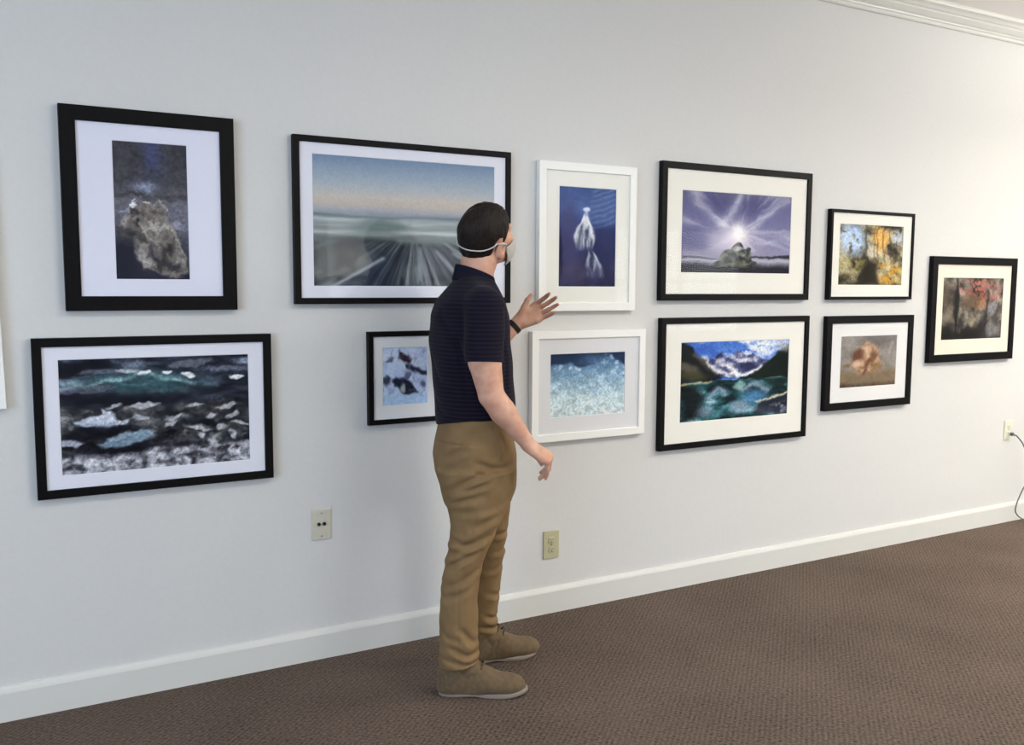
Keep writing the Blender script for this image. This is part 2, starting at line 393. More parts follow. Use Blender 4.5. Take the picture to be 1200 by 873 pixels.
def art_breaking_wave(s, t):
    n = fbm(s * 7, t * 6, 5, 101); f = fbm(s * 16, t * 13, 5, 105)
    c = ramp(t, [(0, (186, 208, 210)), (.3, (176, 206, 214)), (.5, (140, 180, 204)), (.72, (104, 152, 192)), (.85, (72, 116, 160)), (1, (40, 74, 116))])
    c = c * (.8 + .4 * f[..., None])
    crest = .78 + .06 * np.sin(s * 9 + .5) + .12 * (n - .5) + .12 * np.exp(-((s - .68) / .2) ** 2)
    up = ss(-.02, .05, t - crest)
    c = mx(c, (22, 44, 84), .92 * up * (1 - .8 * np.exp(-((s - .6) / .22) ** 2 - ((t - .88) / .1) ** 2)))
    c = mx(c, (190, 210, 222), .6 * ss(.55, .75, f) * (1 - up)); c = mx(c, (78, 128, 176), .55 * ss(.52, .72, fbm(s * 9, t * 9, 4, 111)) * ss(.25, .5, t) * (1 - up))
    c = mx(c, (222, 234, 234), .55 * ss(.5, .7, fbm(s * 14, t * 16, 4, 115)) * (1 - ss(.3, .5, t)))
    return c

def art_sun_boat(s, t):
    c = ramp(t, [(0, (52, 52, 66)), (.1, (84, 82, 100)), (.16, (170, 166, 188)), (.22, (136, 130, 168)), (.4, (122, 120, 170)), (.7, (98, 98, 156)), (1, (86, 86, 136))])
    dx, dy = (s - .5) * 1.44, t - .52
    ang = np.arctan2(dy, dx); rad = np.hypot(dx, dy)
    st = fbm(ang * 7 + 3, rad * 1.2, 4, 121)
    sky = ss(.22, .3, t); n0 = .3 + 1.2 * fbm(s * 10, t * 10, 4, 123)
    c = mx(c, (180, 180, 208), .5 * ss(.48, .75, st) * sky * ss(.05, .2, rad))
    c = mx(c, (204, 204, 222), .38 * sky * (1.2 * n0) * (line(s, t, [(.36, .58), (.18, .82), (.1, .95)], .045) + line(s, t, [(.36, .6), (.46, .84), (.52, .98)], .04) + line(s, t, [(.64, .6), (.82, .8), (.97, .95)], .035) + .6 * line(s, t, [(.7, .38), (.98, .46)], .03)))
    c = mx(c, (66, 66, 128), .6 * sky * (blob(s, t, .3, .86, .12, .12, .4, .6) + blob(s, t, .62, .84, .1, .12, -.3, .6) + blob(s, t, .1, .4, .12, .14, 0, .6)))
    c = mx(c, (226, 208, 222), .8 * np.exp(-((s - .47) / .2) ** 2 - ((t - .42) / .16) ** 2))
    c = mx(c, (255, 252, 236), .98 * np.exp(-((s - .5) / .085) ** 2 - ((t - .53) / .11) ** 2))
    c = mx(c, (34, 38, 50), .95 * poly(s, t, [(.6, .2), (.6, .215), (.7, .222), (.82, .225), (1, .25), (1, .2)], .012) + .7 * poly(s, t, [(0, .17), (0, .2), (.3, .19), (.36, .175)], .012))
    tr = fbm(s * 22, t * 9, 4, 133)
    isl = np.maximum.reduce([blob(s, t, .49, .12, .2, .07, 0, .35), blob(s, t, .44, .22, .09, .08, .1, .5), blob(s, t, .5, .29, .055, .10, 0, .4), blob(s, t, .56, .21, .07, .09, -.1, .5), .9 * blob(s, t, .6, .27, .02, .06, 0, .5)])
    isl = ss(.35, .6, isl - .35 * (tr - .5))
    c = mx(c, ramp(fbm(s * 30, t * 22, 4, 131), [(.3, (36, 42, 46)), (.5, (78, 84, 78)), (.68, (116, 122, 96)), (.85, (150, 152, 140))]), .95 * isl)
    c = mx(c, (206, 204, 220), .55 * blob(s, t, .49, .31, .035, .03, 0, .5)); c = mx(c, (136, 132, 76), .45 * blob(s, t, .52, .11, .12, .035, 0, .5))
    c = mx(c, (30, 30, 42), .75 * (1 - ss(.06, .12, t)) * (.5 + fbm(s * 6, t * 30, 4, 135)))
    return c

def art_lake(s, t):
    n = fbm(s * 8, t * 10, 5, 141); wx = s + .03 * (fbm(s * 10, t * 10, 3, 143) - .5); wy = t + .04 * (fbm(s * 10, t * 10, 3, 145) - .5)
    c = mx((38, 76, 164), (86, 130, 206), n); c = mx(c, (216, 222, 232), ss(.5, .68, fbm(s * 5, t * 9, 4, 147)) * (.4 + .6 * blob(s, t, .62, .92, .3, .12, 0, .6)))
    mt = poly(wx, wy, [(.1, .55), (.12, .8), (.2, .74), (.28, .78), (.36, .86), (.42, .76), (.5, .88), (.58, .8), (.66, .82), (.74, .76), (.86, .7), (.86, .55)], .015)
    mc = ramp(fbm(s * 12, t * 16, 5, 151), [(.3, (40, 44, 78)), (.48, (84, 90, 128)), (.6, (150, 152, 172)), (.78, (226, 224, 226))])
    c = c * (1 - mt[..., None]) + mc * mt[..., None]
    c = mx(c, (232, 228, 224), .85 * (line(s, t, [(.18, .8), (.24, .7), (.34, .6), (.46, .6), (.52, .55)], .025) + line(s, t, [(.44, .68), (.5, .6), (.56, .56), (.7, .62), (.74, .66)], .02)) * (.5 + n))
    c = mx(c, (22, 24, 26), poly(wx, wy, [(-.1, 1.1), (.06, .97), (.14, .84), (.24, .68), (.34, .57), (.36, .52), (-.1, .5)], .02))
    c = mx(c, (112, 104, 92), .7 * blob(s, t, .06, .68, .1, .06, -.5, .5) * (.4 + n) + .5 * line(s, t, [(.12, .85), (.2, .72), (.3, .6)], .02)); c = mx(c, (74, 72, 40), .7 * blob(s, t, .1, .58, .12, .06, -.1, .5))
    c = mx(c, (18, 26, 22), poly(wx, wy, [(.5, .5), (.58, .55), (.7, .6), (.82, .74), (.92, .86), (1.1, 1.0), (1.1, .4), (.5, .48)], .02)); c = mx(c, (186, 182, 178), .7 * blob(s, t, .94, .92, .06, .08, .6, .6) * (.4 + n))
    w = 1 - ss(.5, .515, t); r = fbm(s * 7, (1 - t) * 12, 5, 155)
    wc = ramp(r, [(.3, (16, 30, 34)), (.46, (28, 68, 72)), (.6, (56, 108, 116)), (.75, (132, 168, 186)), (.88, (206, 214, 220))])
    c = c * (1 - w[..., None]) + wc * w[..., None]
    c = mx(c, (148, 190, 186), .8 * w * poly(wx, wy, [(.46, .42), (.52, .49), (.58, .44), (.56, .37), (.5, .36)], .03)); c = mx(c, (150, 168, 190), .7 * w * (line(s, t, [(.24, .3), (.34, .4), (.4, .32)], .03) + line(s, t, [(.56, .36), (.68, .44), (.8, .34)], .035) + blob(s, t, .55, .14, .1, .08, 0, .5) + .8 * blob(s, t, .2, .13, .1, .07, .3, .5)))
    c = mx(c, (80, 130, 190), .6 * w * blob(s, t, .68, .26, .12, .08, 0, .5))
    c = mx(c, (14, 18, 20), .9 * w * poly(wx, wy, [(0, .0), (.12, .0), (.16, .12), (.2, .28), (.16, .44), (0, .46)], .05)); c = mx(c, (18, 30, 28), .85 * w * poly(wx, wy, [(.74, .5), (1, .5), (1, .32), (.86, .36)], .04))
    c = mx(c, (196, 176, 118), .8 * line(s, t, [(0, .475), (.14, .485), (.27, .5)], .012))
    c = mx(c, (34, 34, 46), .85 * poly(wx, wy, [(.68, .04), (.7, .16), (.82, .22), (1, .27), (1, .02)], .03)); c = mx(c, (150, 150, 168), .6 * ss(.5, .7, fbm(s * 20, t * 14, 4, 159)) * poly(s, t, [(.74, .02), (.76, .12), (1, .18), (1, .0)], .04)); c = mx(c, (206, 190, 160), .9 * line(s, t, [(.7, .2), (.84, .235), (1, .29)], .014))
    return c

def art_autumn_wood(s, t):
    n = fbm(s * 9, t * 9, 5, 161); f = fbm(s * 18, t * 16, 4, 165)
    c = ramp(n, [(.25, (44, 40, 30)), (.45, (96, 88, 66)), (.6, (146, 136, 104)), (.8, (190, 184, 156))])
    c = mx(c, (176, 200, 232), .92 * blob(s, t, .2, .76, .2, .26, .2, .6) * ss(.3, .55, f + .12)); c = mx(c, (196, 206, 226), .7 * blob(s, t, .9, .8, .1, .14, 0, .6) * ss(.35, .55, f))
    c = mx(c, (222, 166, 82), .9 * blob(s, t, .64, .78, .13, .2, 0, .6) * ss(.3, .55, n + .08)); c = mx(c, (206, 196, 176), .75 * blob(s, t, .5, .56, .08, .12, 0, .6))
    c = mx(c, (190, 138, 44), .85 * blob(s, t, .78, .2, .22, .18, 0, .5) * ss(.38, .6, f)); c = mx(c, (150, 140, 74), .7 * blob(s, t, .2, .34, .2, .12, 0, .6) * ss(.35, .6, f))
    c = mx(c, (28, 24, 18), .92 * poly(s, t, [(.26, 0), (.3, .16), (.4, .36), (.48, .4), (.56, .26), (.64, 0)], .06)); c = mx(c, (40, 40, 30), .6 * (1 - ss(.0, .2, t)) * (1 - ss(.3, .7, s)))
    for x, w, a in [(.42, .018, .7), (.6, .012, .5), (.7, .014, .6), (.8, .01, .5), (.55, .01, .5)]:
        c = mx(c, (66, 58, 44), a * np.exp(-((s - x - .02 * np.sin(t * 6)) / w) ** 2) * ss(.3, .5, t))
    c = mx(c, (206, 160, 128), .4 * np.exp(-((s - .74) / .012) ** 2) * ss(.25, .4, t) * (1 - ss(.6, .7, t)))
    return c

def art_tan_beast(s, t):
    n = fbm(s * 6, t * 6, 5, 171); f = fbm(s * 18, t * 16, 4, 175)
    c = mx((104, 98, 92), (148, 142, 136), n * 1.1); c = mx(c, (86, 80, 82), .5 * blob(s, t, .65, .9, .3, .12, 0, .6))
    c = mx(c, (112, 92, 66), .85 * (1 - ss(.22, .42, t)) * (.7 + .5 * f)); c = mx(c, (52, 42, 36), .7 * (1 - ss(0, .12, t)) * (.5 + f))
    body = poly(s, t, [(.22, .4), (.2, .56), (.3, .74), (.4, .86), (.54, .88), (.66, .76), (.7, .58), (.74, .44), (.7, .3), (.5, .26), (.3, .28)], .06)
    c = mx(c, ramp(f, [(.3, (120, 88, 62)), (.55, (160, 124, 94)), (.8, (188, 156, 126))]), .9 * body)
    c = mx(c, (84, 46, 30), .85 * blob(s, t, .3, .62, .09, .12, -.5, .6) + .6 * blob(s, t, .58, .58, .05, .1, -.6, .6) + .5 * line(s, t, [(.5, .54), (.44, .4), (.42, .24)], .03)); c = mx(c, (206, 172, 148), .8 * blob(s, t, .28, .46, .07, .07, 0, .5) + .5 * blob(s, t, .46, .74, .08, .12, 0, .6))
    c = mx(c, (98, 76, 36), .7 * blob(s, t, .12, .43, .06, .04, .3, .5) + .6 * blob(s, t, .62, .4, .1, .06, .3, .6)); c = mx(c, (172, 164, 158), .5 * line(s, t, [(.86, .6), (.92, .85)], .03))
    return c

def art_red_tree(s, t):
    n = fbm(s * 10, t * 8, 5, 181); f = fbm(s * 22, t * 18, 4, 185)
    c = ramp(n, [(.25, (38, 34, 30)), (.45, (78, 72, 64)), (.62, (112, 104, 92)), (.82, (150, 142, 130))]); c = mx(c, (92, 78, 60), .5 * blob(s, t, .08, .6, .12, .5, 0, .6))
    lf = ss(.42, .6, fbm(s * 26, t * 22, 4, 187)); c = mx(c, (150, 66, 50), .85 * blob(s, t, .56, .78, .24, .22, .2, .7) * lf); c = mx(c, (186, 112, 96), .5 * blob(s, t, .6, .92, .18, .09, 0, .7) * lf); c = mx(c, (158, 88, 78), .7 * blob(s, t, .86, .76, .18, .16, .3, .7) * lf)
    c = mx(c, (170, 110, 66), .75 * blob(s, t, .64, .58, .09, .07, 0, .6)); c = mx(c, (196, 140, 138), .5 * blob(s, t, .28, .77, .06, .06, 0, .6)); c = mx(c, (74, 66, 42), .6 * blob(s, t, .45, .6, .16, .1, 0, .6))
    c = mx(c, (150, 152, 158), .7 * blob(s, t, .82, .5, .08, .12, 0, .5) + .6 * blob(s, t, .84, .14, .16, .1, 0, .6))
    c = mx(c, (16, 12, 12), .9 * (1 - ss(.1, .3, t + .25 * ss(.5, .9, s) * -1 + .2 * (n - .5))) * (1 - .8 * ss(.62, .8, s))); c = mx(c, (26, 26, 22), .8 * blob(s, t, .22, .55, .05, .25, 0, .5) + .7 * np.exp(-((s - .22) / .018) ** 2))
    c = mx(c, (34, 30, 34), .7 * np.exp(-((s - .73 + .02 * np.sin(t * 7)) / .016) ** 2) * (1 - ss(.75, .85, t)) + .7 * line(s, t, [(.55, .14), (.68, .2), (.76, .3)], .02)); c = mx(c, (142, 126, 88), .5 * blob(s, t, .48, .32, .05, .1, 0, .6))
    return c

PRINT_GAIN = .86
# per print: how ragged its outlines are, how grainy it is, how strong its colours
LOOK = {'art_night_ice': (.07, .34, .95), 'art_dark_sea': (.075, .42, 1.0), 'art_pastel_surf': (.008, .06, .72), 'art_snow_rocks': (.06, .14, .9), 'art_blue_spire': (.035, .12, .8),
        'art_breaking_wave': (.05, .34, .72), 'art_sun_boat': (.05, .10, .62), 'art_lake': (.06, .36, .95), 'art_autumn_wood': (.05, .34, .95), 'art_tan_beast': (.06, .16, .95), 'art_red_tree': (.05, .34, .8)}
def print_obj(func, w, h, parent, y):
    """a grid sheet whose points carry the printed colours"""
    nx = max(24, int(w / .0031)); nz = max(24, int(h / .0031))
    xs = np.linspace(-w / 2, w / 2, nx); zs = np.linspace(0, h, nz)
    S, T = np.meshgrid(np.linspace(0, 1, nx), np.linspace(0, 1, nz))
    wp, gr, sat = LOOK.get(func.__name__, (.02, .12, .9))
    S2 = S + wp * (fbm(S * 9, T * 9 * h / w, 4, 301) - .5) + .35 * wp * (fbm(S * 40, T * 40 * h / w, 2, 302) - .5)
    T2 = T + wp * (fbm(S * 9 + 50, T * 9 * h / w, 4, 303) - .5) + .35 * wp * (fbm(S * 40 + 9, T * 40 * h / w, 2, 304) - .5)
    c = func(S2, T2) * (1 + gr * 2 * (fbm(S * w * 130, T * h * 130, 4, 305, .75) - .5))[..., None]
    lum = c @ np.array([.3, .59, .11]); c = lum[..., None] + (c - lum[..., None]) * sat
    c = np.clip(c, 0, 255) / 255.
    c = np.where(c <= .04045, c / 12.92, ((c + .055) / 1.055) ** 2.4) / PRINT_GAIN
    c = np.clip(c, 0, .92)
    V = np.zeros((nz, nx, 3), np.float32); V[..., 0] = xs[None]; V[..., 2] = zs[:, None]
    idx = np.arange(nx * nz).reshape(nz, nx)
    Q = np.stack([idx[:-1, :-1], idx[:-1, 1:], idx[1:, 1:], idx[1:, :-1]], -1).reshape(-1, 4)
    me = bpy.data.meshes.new('photo_print'); set_mesh(me, V.reshape(-1, 3), Q, False)
    at = me.color_attributes.new('ink', 'FLOAT_COLOR', 'POINT')
    at.data.foreach_set('color', np.concatenate([c.reshape(-1, 3), np.ones((nx * nz, 1))], 1).astype(np.float32).ravel())
    me.materials.append(m_print)
    o = bpy.data.objects.new('photo_print', me); COL.objects.link(o); o.parent = parent
    o.location = (0, y, 0)
    return o

def set_mesh(me, V, Q, smooth=True):
    nv, nf = len(V), len(Q)
    me.vertices.add(nv); me.vertices.foreach_set('co', np.ascontiguousarray(V, np.float32).ravel())
    me.loops.add(nf * 4); me.loops.foreach_set('vertex_index', np.ascontiguousarray(Q, np.int32).ravel())
    me.polygons.add(nf); me.polygons.foreach_set('loop_start', np.arange(0, nf * 4, 4, dtype=np.int32))
    me.update(calc_edges=True); me.validate()
    if smooth: me.polygons.foreach_set('use_smooth', np.ones(nf, bool))

m_print = new_mat('printed_paper', (128, 128, 128), .6, .06)
_a = nd(m_print, 'ShaderNodeVertexColor'); _a.layer_name = 'ink'
lk(m_print, _a, 'Color', bsdf(m_print), 'Base Color')

m_black = new_mat('black_lacquer', (12, 11, 12), .5, .12)
speckle(m_black, (9, 8, 9), (14, 13, 14), 40, 4, .05, .0005, stretch=(1, 1, 6))
m_whitewood = new_mat('white_lacquer', (243, 242, 236), .4, .5)
m_back = new_mat('backing_board', (120, 96, 70), .9, .1)
MATS = {}
def mat_board(c):
    if c not in MATS: MATS[c] = speckle(new_mat('mat_board', c, .9, .15), tuple(x - 2 for x in c), c, 300, 3, .05, .0003)
    return MATS[c]

def ring(name, outer, prof, mat, parent, z0=0.0):
    """mitred rectangular ring; prof = [(inset from outer edge, y)], outer = (w,h)"""
    w, h = outer; n = len(prof); V = []; F_ = []
    for sx, sz in ((-1, 0), (1, 0), (1, 1), (-1, 1)):
        for i, y in prof:
            V.append((sx * (w / 2 - i), y, (h - i) if sz else i))
    V = [(a, b, c + z0) for a, b, c in V]
    for k in range(4):
        j = (k + 1) % 4
        for q in range(n):
            r = (q + 1) % n
            F_.append((k * n + q, k * n + r, j * n + r, j * n + q))
    bm = bmesh.new(); vs = [bm.verts.new(v) for v in V]
    for f in F_: bm.faces.new([vs[i] for i in f])
    return bm_obj(name, bm, mat, parent)

U = YF    # one fitted unit on the frame-front plane, in metres
def picture(label, outer, inner, image, func, frame_mat, mat_col, depth=.028, tilt=0.0):
    x0, x1, zt, zb = [q * U for q in outer]; a0, a1, bt, bb = [q * U for q in inner]; p0, p1, qt, qb = [q * U for q in image]
    root = thing('framed_photograph', label, 'picture', ((x0 + x1) / 2, YW, ZC + zb), 'framed photographs on the gallery wall')
    w, h = x1 - x0, zt - zb
    fw = ((a0 - x0) + (x1 - a1) + (zt - bt) + (bb - zb)) / 4
    d = depth; F0 = -d - .002          # front face in local y (towards the room)
    f = fw; e = min(.002, f * .12)
    ring('frame', (w, h), [(0, -.002), (0, F0 + e), (e * .3, F0 + e * .3), (e, F0), (f - e, F0), (f - e * .3, F0 + e * .3), (f, F0 + e), (f, F0 + .009), (f - .004, F0 + .009), (f - .004, -.002)], frame_mat, root)
    # mat board with a bevelled window
    lx, rx = p0 - x0, x1 - p1; lt, lb = zt - qt, qb - zb
    yM = F0 + .0085
    cx = (p0 + p1) / 2 - (x0 + x1) / 2
    V = []
    ow, oh = f - .003, f - .003
    def rect(ix0, ix1, iz0, iz1, y): return [(ix0, y, iz0), (ix1, y, iz0), (ix1, y, iz1), (ix0, y, iz1)]
    O = (-w / 2 + ow, w / 2 - ow, oh, h - oh)
    I = (p0 - (x0 + x1) / 2, p1 - (x0 + x1) / 2, qb - zb, qt - zb)
    bv = .0016
    V = rect(*O, yM) + rect(I[0] - bv, I[1] + bv, I[2] - bv, I[3] + bv, yM) + rect(*I, yM + .002) + rect(*O, yM + .002)
    F_ = []
    for a, b in ((0, 1), (1, 2), (2, 3), (3, 0)):
        for k in range(4):
            j = (k + 1) % 4; F_.append((a * 4 + k, a * 4 + j, b * 4 + j, b * 4 + k))
    bm = bmesh.new(); vs = [bm.verts.new(v) for v in V]
    for fc in F_: bm.faces.new([vs[i] for i in fc])
    bm_obj('mat', bm, mat_board(mat_col), root)
    if func is not None:
        pw, ph = I[1] - I[0] + .004, I[3] - I[2] + .004
        o = print_obj(func, pw, ph, root, yM + .0026); o.location.x = cx; o.location.z = I[2] - .002
    box_obj('backing_board', (O[0], yM + .0032, O[2]), (O[1], yM + .0062, O[3]), m_back, root)
    box_obj('glazing', (O[0], F0 + .0045, O[2]), (O[1], F0 + .0065, O[3]), m_glass, root)
    return root

LAV = (226, 226, 238); COOL = (228, 228, 236); NEUT = (232, 231, 228); WARM = (240, 237, 226); CRM = (232, 226, 208)
picture('tall black framed print of a grey ice rock under a dark night sky, upper left', (.0575, .2235, .1725, -.028), (.072, .2085, .158, -.0135), (.105, .1755, .141, .004), art_night_ice, m_black, LAV)
picture('wide black framed print of a dark rocky sea with ice chunks, lower left', (.0255, .2585, -.0545, -.2145), (.034, .2495, -.0635, -.206), (.0485, .2335, -.0765, -.192), art_dark_sea, m_black, COOL)
picture('largest black framed print, pastel sky over blurred surf, behind the man\'s head', (.2865, .5585, .1625, -.0225), (.2945, .5515, .1565, -.0155), (.3085, .536, .143, -.002), art_pastel_surf, m_black, COOL)
picture('small black framed print of dark rocks in pale snow, half hidden by the man\'s back', (.371, .464, -.055, -.1645), (.377, .458, -.061, -.1585), (.3895, .4455, -.0745, -.142), art_snow_rocks, m_black, NEUT)
picture('white framed upright print of a pale spire on deep blue, above the man\'s raised hand', (.5995, .7515, .1565, -.0335), (.6105, .7405, .1465, -.0225), (.631, .7195, .126, -.0015), art_blue_spire, m_whitewood, (240, 239, 230))
picture('white framed print of a pale blue breaking wave, beside the man\'s lowered arm', (.5905, .771, -.059, -.2035), (.6005, .761, -.069, -.193), (.620, .738, -.0895, -.172), art_breaking_wave, m_whitewood, (226, 226, 226))
picture('black framed print of a purple sky with a sunburst over a dark boat shape', (.7945, 1.080, .1695, -.0205), (.8035, 1.070, .1605, -.0115), (.832, 1.040, .132, .019), art_sun_boat, m_black, WARM)
picture('black framed print of snowy mountains mirrored in a teal lake, under the sunburst picture', (.798, 1.0845, -.0445, -.2315), (.8065, 1.075, -.0525, -.223), (.836, 1.045, -.080, -.1935), art_lake, m_black, WARM)
picture('small thin black framed print of autumn woods with orange leaves and blue sky', (1.124, 1.319, .1195, -.0205), (1.129, 1.314, .115, -.0155), (1.1465, 1.295, .0975, .003), art_autumn_wood, m_black, WARM)
picture('small black framed print of a blurry tan shape on grey, below the autumn woods picture', (1.1235, 1.328, -.046, -.1955), (1.1355, 1.3145, -.0575, -.185), (1.159, 1.2905, -.079, -.1605), art_tan_beast, m_black, NEUT)
picture('black framed print of a reddish tree in dark woods, rightmost on the wall', (1.371, 1.605, .052, -.1285), (1.384, 1.589, .0395, -.1165), (1.4035, 1.5705, .016, -.09), art_red_tree, m_black, CRM)
_e = picture('white framed picture cut off by the left edge of the photo', (-.17, .0025, .118, -.1235), (-.158, -.0095, .106, -.1115), (-.13, -.037, .078, -.083), art_breaking_wave, m_whitewood, COOL)
_e.rotation_euler = (0, math.radians(-1.2), 0)

# ------------------------------------------------------------------ wall plates
m_beige = new_mat('ivory_plastic', (186, 180, 146), .35, .5)
m_beige2 = new_mat('grey_ivory_plastic', (200, 196, 178), .35, .5)
m_white_pl = new_mat('pale_plastic', (224, 222, 200), .35, .5)
m_dark = new_mat('dark_slot', (24, 22, 20), .6, .3)
m_steel = new_mat('screw_steel', (150, 146, 132), .35, .5, .8)
m_plug = new_mat('grey_rubber', (104, 104, 108), .55, .4)

def plate(bm, w, h, t):
    """cover plate: rounded outline with a chamfered face"""
    bm_box(bm, (-w / 2, -t, -h / 2), (w / 2, 0, h / 2), .003, 3)

def duplex_outlet(label, x, z, w, h, mat):
    r = thing('wall_outlet', label, 'outlet', (x, YW, z), None)
    bm = bmesh.new(); plate(bm, w, h, .007); bm_obj('cover_plate', bm, mat, r)
    for s in (-1, 1):
        bm = bmesh.new(); cz = s * h * .17
        bm_box(bm, (-.0165, -.0095, cz - .0135), (.0165, -.005, cz + .0135), .004, 3)
        rc = bm_obj('receptacle', bm, mat, r)
        bm = bmesh.new()
        bm_box(bm, (-.0075, -.0098, cz - .001), (-.0055, -.009, cz + .007)); bm_box(bm, (.0055, -.0098, cz - .001), (.0075, -.009, cz + .006)); bm_cyl(bm, (0, -.0094, cz - .007), (0, 1, 0), .0024, .0008, 14)
        bm_obj('slots', bm, m_dark, rc)
    bm = bmesh.new(); bm_cyl(bm, (0, -.0072, 0), (0, 1, 0), .0035, .0016, 16); bm_obj('screw', bm, m_steel, r)
    return r
duplex_outlet('beige duplex wall outlet low on the wall right of the man\'s legs', 2.098, ZC - 1.148, .081, .126, m_beige)
ro = duplex_outlet('pale wall outlet with a grey cord plugged in, near the right edge', 5.415, ZC - .877, .078, .123, m_white_pl)
wj = thing('wall_jack', 'beige wall jack plate with two black sockets, under the surf picture', 'wall jack', (1.052, YW, ZC - .926), None)
bm = bmesh.new(); plate(bm, .075, .118, .007); bm_obj('cover_plate', bm, m_beige2, wj)
for sx in (-1, 1):
    bm = bmesh.new(); bm_cyl(bm, (sx * .0105, -.009, .003), (0, 1, 0), .0065, .006, 20)
    for v in list(bm.verts): pass
    bm_obj('socket', bm, m_dark, wj)
for sz in (-1, 1):
    bm = bmesh.new(); bm_cyl(bm, (0, -.0072, sz * .045), (0, 1, 0), .003, .0015, 14); bm_obj('screw', bm, m_steel, wj)

pc = thing('power_cord', 'grey power cord drooping from the outlet at the right edge', 'cord', (5.42, YW - .01, ZC - .90), None)
bm = bmesh.new(); bm_box(bm, (-.010, -.026, -.010), (.010, -.0098, .010), .003, 3); bm_cyl(bm, (.0, -.032, -.003), (.3, -1, -.3), .005, .018, 14); bm_obj('plug', bm, m_plug, pc, True)
path = spline([(.0, -.046, -.004), (.05, -.06, -.06), (.12, -.06, -.17), (.135, -.055, -.28), (.085, -.05, -.36), (.045, -.045, -.44), (.055, -.04, -.50), (.14, -.05, -.55), (.3, -.09, -.562), (.6, -.14, -.553)], 10)
V, F_ = tube(path, .0042, 10); mesh_obj('cable', V, F_, m_plug, pc, True)

# ------------------------------------------------------------------ the visitor: smooth implicit surfaces meshed with surface nets
class Grid:
    def __init__(s, lo, hi, h):
        s.lo = np.array(lo, float); s.h = h
        s.n = np.ceil((np.array(hi) - s.lo) / h).astype(int) + 1
        s.f = np.full(tuple(s.n), 1.0, np.float32)
    def sub(s, lo, hi):
        a = np.clip(np.floor((np.array(lo) - s.lo) / s.h).astype(int), 0, s.n)
        b = np.clip(np.ceil((np.array(hi) - s.lo) / s.h).astype(int) + 1, 0, s.n)
        sl = tuple(slice(a[i], b[i]) for i in range(3))
        ax = [np.float32(s.lo[i]) + np.arange(a[i], b[i], dtype=np.float32) * np.float32(s.h) for i in range(3)]
        return sl, np.meshgrid(*ax, indexing='ij', sparse=True)
    def add(s, fn, lo, hi, k=.02):
        pad = 3 * k + .02
        sl, (X, Y, Z) = s.sub(np.array(lo) - pad, np.array(hi) + pad)
        d = fn(X, Y, Z); f = s.f[sl]
        if f.size == 0: return
        if k > 0:
            hh = np.clip(.5 + .5 * (f - d) / k, 0, 1); s.f[sl] = f * (1 - hh) + d * hh - k * hh * (1 - hh)
        else: s.f[sl] = np.minimum(f, d)
    def cut(s, fn, lo, hi, k=.004):
        """keep only where fn < 0 (inside lo..hi)"""
        sl, (X, Y, Z) = s.sub(lo, hi); d = fn(X, Y, Z); f = s.f[sl]
        hh = np.clip(.5 - .5 * (f - d) / k, 0, 1); s.f[sl] = f * (1 - hh) + d * hh + k * hh * (1 - hh)
    def carve(s, fn, lo, hi, k=.006): s.cut(lambda X, Y, Z: -fn(X, Y, Z), lo, hi, k)
    def offset(s, fn, lo, hi):
        sl, (X, Y, Z) = s.sub(lo, hi); s.f[sl] += fn(X, Y, Z)
    # primitives
    def cone(s, a, b, ra, rb, k=.02):
        a = np.array(a, float); b = np.array(b, float); R = max(ra, rb)
        def fn(X, Y, Z):
            e = b - a; t = np.clip(((X - a[0]) * e[0] + (Y - a[1]) * e[1] + (Z - a[2]) * e[2]) / (e @ e), 0, 1)
            return np.sqrt((X - a[0] - e[0] * t) ** 2 + (Y - a[1] - e[1] * t) ** 2 + (Z - a[2] - e[2] * t) ** 2) - (ra + (rb - ra) * t)
        s.add(fn, np.minimum(a, b) - R, np.maximum(a, b) + R, k)
    def chain(s, pts, radii, k=.01):
        for i in range(len(pts) - 1): s.cone(pts[i], pts[i + 1], radii[i], radii[i + 1], k)
    def ell(s, c, r, R=None, k=.02):
        s.add(ell_fn(c, r, R), np.array(c) - max(r), np.array(c) + max(r), k)

def ell_fn(c, r, R=None):
    c = np.array(c, float); r = np.array(r, float)
    def fn(X, Y, Z):
        x, y, z = X - c[0], Y - c[1], Z - c[2]
        if R is not None:
            x, y, z = (R[0, 0] * x + R[1, 0] * y + R[2, 0] * z), (R[0, 1] * x + R[1, 1] * y + R[2, 1] * z), (R[0, 2] * x + R[1, 2] * y + R[2, 2] * z)
        q = np.sqrt((x / r[0]) ** 2 + (y / r[1]) ** 2 + (z / r[2]) ** 2)
        q2 = np.sqrt((x / r[0] ** 2) ** 2 + (y / r[1] ** 2) ** 2 + (z / r[2] ** 2) ** 2)
        return q * (q - 1) / np.maximum(q2, 1e-6)
    return fn

def loft_fn(rows, grow=0.0, p=2.2):
    """rows: (z, cx, cy, depth half, width half, yaw deg) -> field of the stacked ellipses"""
    rows = sorted(rows); z = [r[0] for r in rows]
    zz = np.linspace(z[0], z[-1], 200); cols = []
    for i in range(1, 6):
        v = np.interp(zz, z, [r[i] for r in rows])
        for _ in range(10): v[1:-1] = .25 * v[:-2] + .5 * v[1:-1] + .25 * v[2:]
        cols.append(v)
    def fn(X, Y, Z):
        zc = np.clip(Z, z[0], z[-1])
        cx, cy, a, b, w = [np.interp(zc, zz, c).astype(np.float32) for c in cols]
        w = np.radians(w); c, s_ = np.cos(w), np.sin(w)
        x = (X - cx) * c + (Y - cy) * s_; y = -(X - cx) * s_ + (Y - cy) * c
        a = a + grow; b = b + grow
        q = (np.abs(x / a) ** p + np.abs(y / b) ** p) ** (1 / p)
        d = (q - 1) * np.minimum(a, b) * .96
        dz = np.maximum(z[0] - Z, Z - z[-1])
        return np.maximum(d, dz).astype(np.float32)
    return fn, z[0], z[-1]

